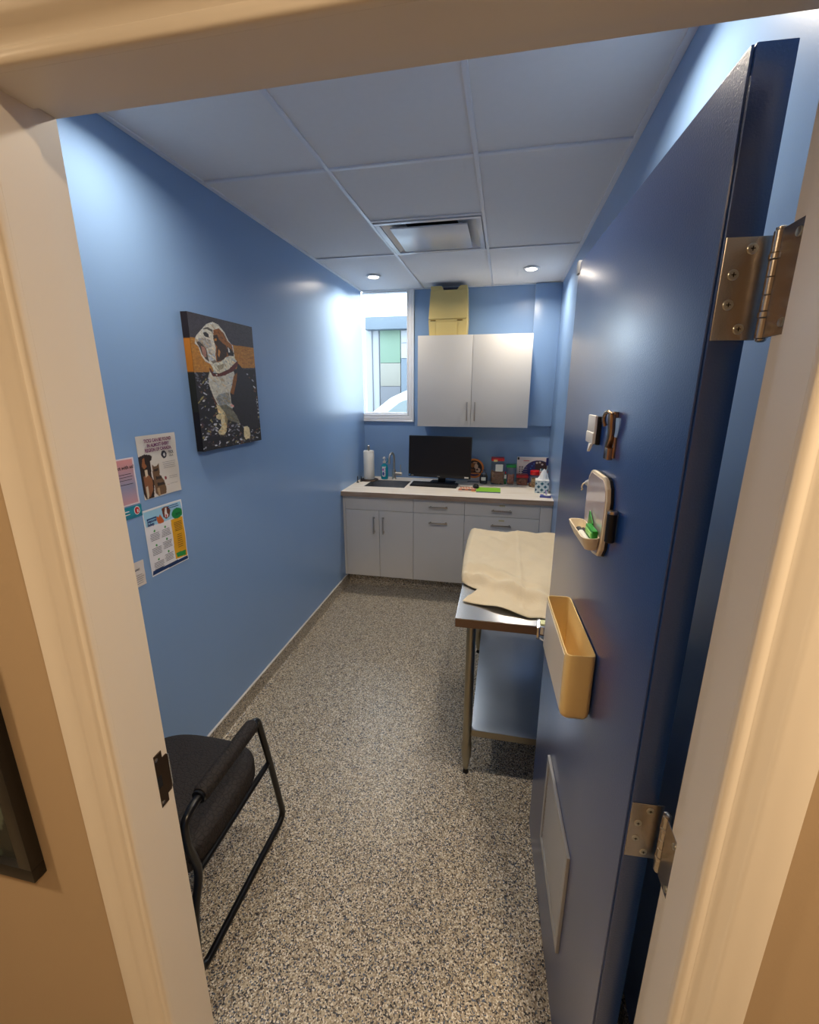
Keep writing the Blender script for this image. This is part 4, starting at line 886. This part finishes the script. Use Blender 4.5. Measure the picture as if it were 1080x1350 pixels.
# ================================================================ WALL ART AND POSTERS
def wall_surf(y0, y1, z0, z1, off, curl=0, skew=0):
    def f(u, v):
        c_ = curl*(max(0, u-.75)/.25)**2*(.4+.6*v)+curl*.4*math.sin(v*7)*math.sin(u*3)**2
        return (XL+off+abs(c_), y0+(y1-y0)*u, z0+(z1-z0)*v+skew*u)
    return f
def fill(u, v, c, L):
    for n, col, P in L:
        m_ = pip(u, v, P); c[m_] = col
DOG = [
  ('band',(176, 118, 38),[(-0.041,0.825),(0.136,0.83),(0.637,0.822),(1.016,0.823),(1.015,0.654),(0.748,0.641),(0.21,0.593),(-0.024,0.583)]),
  ('dark body',(38, 34, 40),[(0.68,0.679),(0.788,0.622),(0.882,0.532),(0.949,0.409),(0.965,0.284),(0.966,0.16),(0.91,0.123),(0.793,0.123),(0.685,0.142),(0.606,0.178),(0.529,0.307),(0.499,0.356),(0.495,0.431),(0.573,0.515),(0.634,0.611)]),
  ('brownleg',(96, 52, 26),[(0.198,0.492),(0.237,0.465),(0.29,0.365),(0.255,0.331),(0.223,0.395)]),
  ('chest',(196, 192, 178),[(0.221,0.607),(0.257,0.563),(0.405,0.567),(0.593,0.61),(0.605,0.572),(0.548,0.496),(0.495,0.431),(0.499,0.356),(0.533,0.326),(0.485,0.291),(0.43,0.215),(0.366,0.279),(0.284,0.338),(0.227,0.412),(0.183,0.501),(0.19,0.563)]),
  ('chestsh',(112, 110, 96),[(0.292,0.333),(0.4,0.351),(0.499,0.309),(0.577,0.238),(0.616,0.175),(0.43,0.215),(0.364,0.27)]),
  ('chestlo',(150, 150, 142),[(0.321,0.427),(0.477,0.441),(0.497,0.347),(0.398,0.342),(0.302,0.337),(0.259,0.393)]),
  ('brownedge',(134, 82, 32),[(0.585,0.572),(0.653,0.601),(0.628,0.534),(0.553,0.42),(0.496,0.436),(0.536,0.487)]),
  ('head',(214, 208, 192),[(0.337,0.967),(0.418,0.956),(0.504,0.908),(0.56,0.846),(0.624,0.812),(0.631,0.745),(0.635,0.716),(0.669,0.679),(0.452,0.609),(0.269,0.625),(0.231,0.655),(0.172,0.667),(0.121,0.709),(0.099,0.768),(0.077,0.78),(0.054,0.787),(0.06,0.817),(0.081,0.843),(0.166,0.896),(0.243,0.942)]),
  ('outl',(92, 88, 80),[(0.194,0.907),(0.257,0.921),(0.325,0.908),(0.325,0.877),(0.304,0.893),(0.245,0.905),(0.192,0.898)]),
  ('brown',(150, 92, 38),[(0.335,0.909),(0.422,0.929),(0.492,0.898),(0.54,0.845),(0.605,0.82),(0.621,0.745),(0.557,0.733),(0.473,0.711),(0.429,0.682),(0.333,0.671),(0.325,0.725),(0.345,0.779),(0.321,0.841)]),
  ('dk',(58, 38, 24),[(0.323,0.868),(0.384,0.879),(0.405,0.846),(0.457,0.822),(0.512,0.806),(0.507,0.731),(0.44,0.692),(0.343,0.676),(0.345,0.734),(0.366,0.789),(0.328,0.815)]),
  ('hl',(190, 126, 58),[(0.381,0.772),(0.409,0.755),(0.381,0.708),(0.362,0.726)]),
  ('eye',(198, 128, 40),[(0.335,0.846),(0.372,0.85),(0.369,0.833),(0.335,0.829)]),
  ('nose',(46, 42, 44),[(0.182,0.876),(0.223,0.883),(0.257,0.871),(0.26,0.846),(0.216,0.845),(0.189,0.859)]),
  ('snout',(176, 172, 164),[(0.111,0.828),(0.189,0.842),(0.274,0.829),(0.283,0.785),(0.209,0.764),(0.146,0.792),(0.098,0.802)]),
  ('moutho',(74, 66, 60),[(0.073,0.801),(0.115,0.807),(0.154,0.792),(0.2,0.764),(0.214,0.721),(0.224,0.668),(0.176,0.685),(0.135,0.718),(0.11,0.764),(0.091,0.785)]),
  ('mouth',(168, 120, 104),[(0.134,0.776),(0.179,0.77),(0.198,0.746),(0.193,0.703),(0.164,0.697),(0.14,0.727)]),
  ('jowl',(204, 202, 192),[(0.208,0.745),(0.269,0.758),(0.321,0.725),(0.309,0.688),(0.26,0.671),(0.215,0.69)]),
  ('jowls',(120, 112, 100),[(0.252,0.673),(0.318,0.689),(0.333,0.671),(0.275,0.656)]),
  ('ear',(40, 34, 34),[(0.521,0.802),(0.588,0.786),(0.629,0.755),(0.618,0.73),(0.536,0.73),(0.507,0.764)]),
  ('earw',(230, 228, 220),[(0.534,0.796),(0.559,0.782),(0.562,0.759),(0.538,0.757)]),
  ('neck',(210, 204, 180),[(0.256,0.647),(0.349,0.662),(0.515,0.722),(0.618,0.73),(0.671,0.689),(0.535,0.629),(0.352,0.585),(0.28,0.589)]),
  ('necksh',(158, 148, 122),[(0.327,0.644),(0.444,0.664),(0.427,0.627),(0.357,0.608)]),
  ('collar',(92, 34, 30),[(0.213,0.629),(0.24,0.614),(0.269,0.58),(0.352,0.583),(0.514,0.624),(0.674,0.698),(0.683,0.665),(0.594,0.615),(0.445,0.574),(0.31,0.559),(0.253,0.563),(0.219,0.598)]),
  ('tag',(210, 200, 190),[(0.3,0.579),(0.326,0.581),(0.325,0.57),(0.301,0.568)]),
  ('leg',(214, 196, 150),[(0.259,0.348),(0.302,0.337),(0.375,0.279),(0.412,0.221),(0.387,0.167),(0.368,0.123),(0.329,0.101),(0.256,0.108),(0.24,0.135),(0.302,0.17),(0.303,0.229),(0.271,0.29)]),
  ('legsh',(140, 124, 92),[(0.373,0.27),(0.412,0.221),(0.387,0.176),(0.366,0.206)]),
  ('bpaw',(200, 184, 140),[(0.236,0.262),(0.28,0.274),(0.305,0.256),(0.304,0.233),(0.271,0.227),(0.236,0.243)]),
  ('rpaw',(222, 204, 160),[(0.681,0.147),(0.741,0.147),(0.776,0.129),(0.787,0.063),(0.762,0.033),(0.684,0.036),(0.664,0.075)]),
  ('pink',(214, 150, 140),[(0.483,0.347),(0.535,0.334),(0.54,0.318),(0.489,0.326)]),
]
TICK = [
  ('dog',(46, 32, 26),[(-0.009,0.683),(0.155,0.711),(0.282,0.691),(0.336,0.666),(0.313,0.606),(0.271,0.593),(0.272,0.489),(0.261,0.343),(0.303,0.252),(0.243,0.001),(0.05,0.002),(-0.02,0.131),(-0.007,0.522)]),
  ('tan',(150, 92, 52),[(0.093,0.648),(0.144,0.658),(0.14,0.566),(0.179,0.521),(0.104,0.478),(0.053,0.535)]),
  ('tan2',(140, 90, 56),[(0.049,0.371),(0.182,0.385),(0.265,0.3),(0.246,0.131),(0.156,0.027),(0.066,0.031),(0.045,0.205)]),
  ('wh',(214, 196, 170),[(0.102,0.468),(0.174,0.469),(0.174,0.375),(0.11,0.353)]),
  ('wh2',(200, 186, 160),[(0.076,0.2),(0.129,0.213),(0.121,0.022),(0.075,0.008)]),
  ('cat',(112, 84, 58),[(0.308,0.531),(0.36,0.491),(0.419,0.493),(0.48,0.533),(0.485,0.443),(0.476,0.347),(0.568,0.236),(0.599,0.098),(0.571,0.016),(0.359,0.007),(0.292,0.069),(0.298,0.231),(0.296,0.381)]),
  ('cd',(50, 38, 30),[(0.338,0.45),(0.453,0.457),(0.456,0.42),(0.344,0.413)]),
  ('cd2',(58, 44, 34),[(0.357,0.33),(0.513,0.32),(0.525,0.275),(0.363,0.275)]),
  ('cd3',(54, 42, 32),[(0.369,0.22),(0.564,0.214),(0.572,0.164),(0.375,0.165)]),
  ('cl',(176, 146, 110),[(0.351,0.136),(0.411,0.138),(0.414,0.016),(0.361,0.014)]),
]
PET = [
  ('hdr',(158, 206, 232),[(0.016,0.977),(0.971,0.973),(1.006,0.738),(0.039,0.749)]),
  ('bar',(24, 70, 130),[(0.076,0.862),(0.319,0.863),(0.321,0.844),(0.078,0.841)]),
  ('dog',(110, 54, 32),[(0.475,0.943),(0.561,0.963),(0.646,0.951),(0.702,0.881),(0.658,0.791),(0.566,0.768),(0.5,0.814)]),
  ('dw',(232, 226, 220),[(0.567,0.946),(0.608,0.941),(0.608,0.854),(0.638,0.826),(0.607,0.787),(0.546,0.8),(0.538,0.868)]),
  ('tng',(206, 70, 70),[(0.563,0.842),(0.604,0.834),(0.586,0.791),(0.559,0.797)]),
  ('cat',(196, 96, 40),[(0.328,0.859),(0.38,0.836),(0.417,0.873),(0.448,0.829),(0.501,0.762),(0.479,0.731),(0.343,0.741),(0.322,0.791)]),
  ('ylw',(228, 166, 28),[(0.674,0.723),(1.036,0.731),(0.989,0.072),(0.658,0.088)]),
  ('grn',(40, 140, 64),[(0.699,0.182),(0.957,0.173),(0.952,0.087),(0.701,0.111)]),
  ('nav',(22, 52, 100),[(0.037,0.082),(0.991,0.064),(0.993,0.006),(0.012,0.023)]),
]

cvw = empty('canvas_painting', (XL, 2.06, 1.787), 0, 'painted canvas of a seated brown and white bulldog looking up', 'painting')
cy0, cy1, cz0, cz1 = 1.795, 2.302, 1.492, 2.082
MB().box(.002, .0335, cy0-2.06, cy1-2.06, cz0-1.787, cz1-1.787, bev=.002).build('stretcher', mat('stretcher_dark', (34, 28, 30), .7), cvw)
def p_dog(u, v, c):
    c[:] = (58, 54, 60); c[v > .8] = (66, 62, 70)
    low = v < (.64-.05*(1-u)); c[low] = (28, 25, 30)
    rs = np.random.RandomState(3)
    for k in range(520):
        a, b_ = rs.rand(), rs.rand()**1.0*.60; w_, h_ = .006+.022*rs.rand(), .003+.006*rs.rand()
        col = [(150, 150, 158), (96, 98, 108), (196, 196, 200), (104, 70, 52), (70, 62, 60), (60, 44, 60), (150, 140, 90)][rs.randint(7)]
        m_ = ((u-a)/w_)**2+((v-b_+(u-a)*(rs.rand()-.5))/h_)**2 < 1; c[m_ & low] = col
    for k in range(90):
        a, b_ = rs.rand(), .83+.17*rs.rand(); m_ = ((u-a)/.03)**2+((v-b_)/.004)**2 < 1; c[m_] = (64, 60, 66)
    fill(u, v, c, DOG[:1])
    bm_ = pip(u, v, DOG[0][2])
    for k in range(120):
        a, b_ = rs.rand(), .58+.26*rs.rand(); m_ = ((u-a)/.05)**2+((v-b_)/.003)**2 < 1; c[m_ & bm_] = (188, 132, 52) if k % 2 else (160, 100, 30)
    for n_, col, P in DOG[1:]:
        m_ = pip(u, v, P); c[m_] = col; P_ = np.array(P); lo, hi = P_.min(0), P_.max(0)
        if n_ in ('chest', 'head', 'brown', 'dark body', 'neck', 'snout', 'leg', 'jowl', 'chestlo', 'chestsh', 'dk'):
            for k in range(70):                                   # brush dabs inside each painted area
                a, b_ = lo[0]+(hi[0]-lo[0])*rs.rand(), lo[1]+(hi[1]-lo[1])*rs.rand(); t = -.9+.7*rs.rand()
                x = (u-a)*math.cos(t)+(v-b_)*math.sin(t)*1.2; y = -(u-a)*math.sin(t)+(v-b_)*math.cos(t)*1.2
                g = (x/(.012+.03*rs.rand()))**2+(y/(.004+.006*rs.rand()))**2 < 1
                f_ = .80+.32*rs.rand(); tint = np.array([(1, 1, 1), (.93, .98, 1.08), (1.06, .98, .88)][rs.randint(3)])
                c[g & m_] = np.clip(np.array(col)*f_*tint, 0, 250)
    for (a, b_, sx, n) in ((.56, .08, .03, 0), (.30, .10, .02, 0)): pass
    # claws and folds
    for a in (.275, .30, .325, .345): c[(abs(u-a-.0*v) < .0035) & (v > .088) & (v < .112)] = (104, 90, 62)
    for a in (.785, .81, .835): c[(abs(u-a) < .0035) & (v > .02) & (v < .05)] = (104, 90, 62)
    nz = rs.rand(*u.shape)[..., None]; k = np.repeat(np.repeat(rs.rand(u.shape[0]//3+1, u.shape[1]//5+1), 3, 0), 5, 1)[:u.shape[0], :u.shape[1], None]
    c *= .86+.16*k+.10*nz
picture('painting', cvw, lambda u, v: (.0343, cy0-2.06+(cy1-cy0)*u, cz0-1.787+(cz1-cz0)*v), 230, 270, p_dog, M_paint)
def p_side(u, v, c):
    c[:] = (34, 24, 28); c[(v > .585) & (v < .825)] = (190, 116, 24); c[v < .585] = (34, 34, 24); c[v < .3] = (22, 14, 16)
picture('painted_side', cvw, lambda u, v: (.002+.0315*u, cy0-2.06-.0006, cz0-1.787+(cz1-cz0)*v), 6, 120, p_side, M_paint)

def poster(name, y0, y1, z0, z1, label, paint, nx, ny, curl=.006, cat='poster'):
    r = empty(name, (XL, y0, z0), 0, label, cat)
    def f(u, v):
        lift = .0012+curl*max(0, (u-.7)/.3)**2*(.5+.5*v)+curl*.35*(math.sin(v*6.5+u*2)**2)*u
        return (lift, (y1-y0)*u, (z1-z0)*v)
    picture('print', r, f, nx, ny, paint, M_print); return r, f
Yd, Zd = (0, 1, 0), (0, 0, 1)
def lines(parent, f, u0, u1, v0, n, dv, m=None, th=.0035, jit=.25):
    b_ = MB()
    for i in range(n):
        s_ = jit*random.random()*(u1-u0)*.5; v = v0-i*dv
        P = [f(u0+s_, v), f(u1-s_, v), f(u1-s_, v+th), f(u0+s_, v+th)]
        b_._add([(p[0]+.0009, p[1], p[2]) for p in P], [(0, 1, 2, 3)])
    return b_.build('text_lines', m or M_ink, parent, smooth=False)
def ptext(parent, f, body, u, v, size, m, off=0, sx=1.0, align='LEFT', tx=.0016):
    p = f(u, v); t = text('lettering', body, parent, (0, 0, 0), Yd, Zd, size, m, off, align, sx)
    t.location = (max(f(u, v)[0], f(min(u+.3, 1), v)[0])+tx, p[1], p[2]); return t
# tick poster
def p_tick(u, v, c): c[:] = (214, 206, 196); fill(u, v, c, TICK); c[((u-.66)/.075)**2+((v-.66)/.065)**2 < 1] = (34, 26, 40); c[((u-.67)/.03)**2+((v-.655)/.028)**2 < 1] = (206, 200, 196); c[((u-.62)/.03)**2+((v-.27)/.03)**2 < 1] = (150, 60, 70)
ps, f = poster('tick_poster', 1.452, 1.655, 1.345, 1.592, 'white poster about ticks with a dog and a cat, beside the canvas', p_tick, 90, 110)
for i, t_ in enumerate(('TICKS CAN BE FOUND', 'IN ALMOST EVERY', 'REGION OF CANADA.')): ptext(ps, f, t_, .52, .89-.075*i, .0185, M_purple, .0006, .78, 'CENTER', .004)
ptext(ps, f, 'TICK', .76, .665, .016, M_ink, .0004, .8); ptext(ps, f, 'TALK', .76, .615, .013, M_ink, 0, .8)
lines(ps, f, .56, .95, .53, 4, .032); lines(ps, f, .70, .96, .28, 2, .03); lines(ps, f, .62, .70, .15, 1, .03, M_red); lines(ps, f, .72, .93, .155, 1, .03)
# pet safety poster
def p_pet(u, v, c):
    c[:] = (232, 230, 234); fill(u, v, c, PET)
    for a, b_ in ((.22, .66), (.50, .66), (.22, .44), (.50, .47), (.22, .22), (.50, .27)): c[((u-a)/.022)**2+((v-b_)/.018)**2 < 1] = (60, 150, 70)
    c[((u-.86)/.135)**2+((v-.80)/.085)**2 < 1] = (30, 140, 74); c[(u < .012) | (u > .988) | (v < .01) | (v > .99)] = (238, 240, 242)
ps, f = poster('pet_safety_poster', 1.428, 1.640, 1.030, 1.306, 'poster with blue header, green circle and yellow column, below the tick poster', p_pet, 110, 130)
ptext(ps, f, 'Seasonal', .07, .805, .0165, M_navy, .0005, .9); ptext(ps, f, 'Safety', .07, .755, .0165, M_navy, .0005, .9)
ptext(ps, f, '20/20', .765, .785, .014, mat('dark_green_ink', (14, 80, 50), .5), .0003, .9, tx=.005)
for (a, b_) in ((.08, .62), (.37, .62), (.08, .40), (.37, .43), (.08, .18), (.37, .23)):
    lines(ps, f, a, a+.26, b_, 5, .024, None, .007)
lines(ps, f, .72, .96, .66, 6, .026, M_ink, .007); lines(ps, f, .76, .92, .46, 7, .034, M_ink, .007); lines(ps, f, .60, .93, .945, 2, .03, M_navy, .010)
# pink card and teal strip
def p_pink(u, v, c):
    t = v[..., None]; c[:] = np.array((150, 150, 178))*(1-abs(2*t-.8)).clip(0, 1)+np.array((216, 150, 150))*(1-(1-abs(2*t-.8)).clip(0, 1)); c[(u > .965) | (v > .965) | (v < .03)] = (226, 214, 220)
ps, f = poster('notice_card', 1.270, 1.424, 1.343, 1.520, 'pink and grey notice card half hidden by the door jamb', p_pink, 40, 50, .003, 'notice')
ptext(ps, f, 'Connect with us!', .97, .78, .0185, M_ink, .0003, .95, 'RIGHT'); lines(ps, f, .45, .92, .66, 2, .055, None, .010); lines(ps, f, .42, .92, .54, 1, .05, None, .01); lines(ps, f, .45, .95, .45, 1, .05, None, .01)
def p_teal(u, v, c): c[:] = (34, 140, 160); c[v < .25] = (26, 116, 140); c[((u-.86)/.085)**2+((v-.55)/.36)**2 < 1] = (236, 232, 230); c[((u-.86)/.068)**2+((v-.55)/.29)**2 < 1] = (200, 36, 44)
ps, f = poster('teal_strip', 1.270, 1.428, 1.292, 1.338, 'teal printed strip with a red round emblem under the pink card', p_teal, 110, 40, .002, 'notice')
ptext(ps, f, 'R', .86, .40, .017, M_paper, .0006, .9, 'CENTER', .002); lines(ps, f, .15, .68, .62, 2, .25, M_paper, .07)
# appointment card
def p_card(u, v, c):
    c[:] = (222, 212, 204); r = np.hypot((u-.40)*1.1, (v-.74)*.8); c[abs(r-.10) < .008] = (120, 104, 100); c[((u-.34)/.03)**2+((v-.84)/.05)**2 < 1] = (150, 134, 128)
ps, f = poster('note_card', 1.262, 1.392, 1.020, 1.122, 'small white printed card low on the left wall at the jamb', p_card, 60, 50, .003, 'card')
ptext(ps, f, 'CLINIC', .60, .66, .0105, M_ink, .0003, .9); lines(ps, f, .35, .95, .46, 5, .085, None, .012)
o = MB().lathe([(.001, .0005), (.013, .0005), (.013, .004), (.009, .006), (.001, .0062)], axis='x', c=(XL, 1.318, 1.190), n=22).build('magnet_button', M_red); tag(o, 'small red round button on the left wall beside the jamb', 'button')

# hallway picture
hp = empty('hall_picture', (-1.12, YH, 1.25), 0, 'black framed dark leafy picture on the hallway wall at the left edge', 'picture')
fw, fh, ft_ = .283, .405, .030
def fb(x0, x1, z0, z1): return MB().box(x0, x1, -.025, -.0005, z0, z1, bev=.0015).build('frame_side', mat('frame_black', (20, 18, 18), .32), hp)
fb(-fw, fw, -fh, -fh+ft_); fb(-fw, fw, fh-ft_, fh); fb(-fw, -fw+ft_, -fh+ft_, fh-ft_); fb(fw-ft_, fw, -fh+ft_, fh-ft_)
def p_leaf(u, v, c):
    c[:] = (30, 36, 34); rs = np.random.RandomState(8)
    for k in range(160):
        a, b_, t, L1 = rs.rand(), rs.rand(), rs.rand()*PI, .05+.06*rs.rand(); x = (u-a)*math.cos(t)+(v-b_)*math.sin(t); y = -(u-a)*math.sin(t)+(v-b_)*math.cos(t)
        c[(x/L1)**2+(y/(L1*.3))**2 < 1] = [(58, 72, 66), (44, 56, 52), (80, 92, 84), (38, 44, 44)][rs.randint(4)]
picture('print', hp, lambda u, v: (-fw+ft_+(2*fw-2*ft_)*u, -.012, -fh+ft_+(2*fh-2*ft_)*v), 80, 110, p_leaf, M_print)
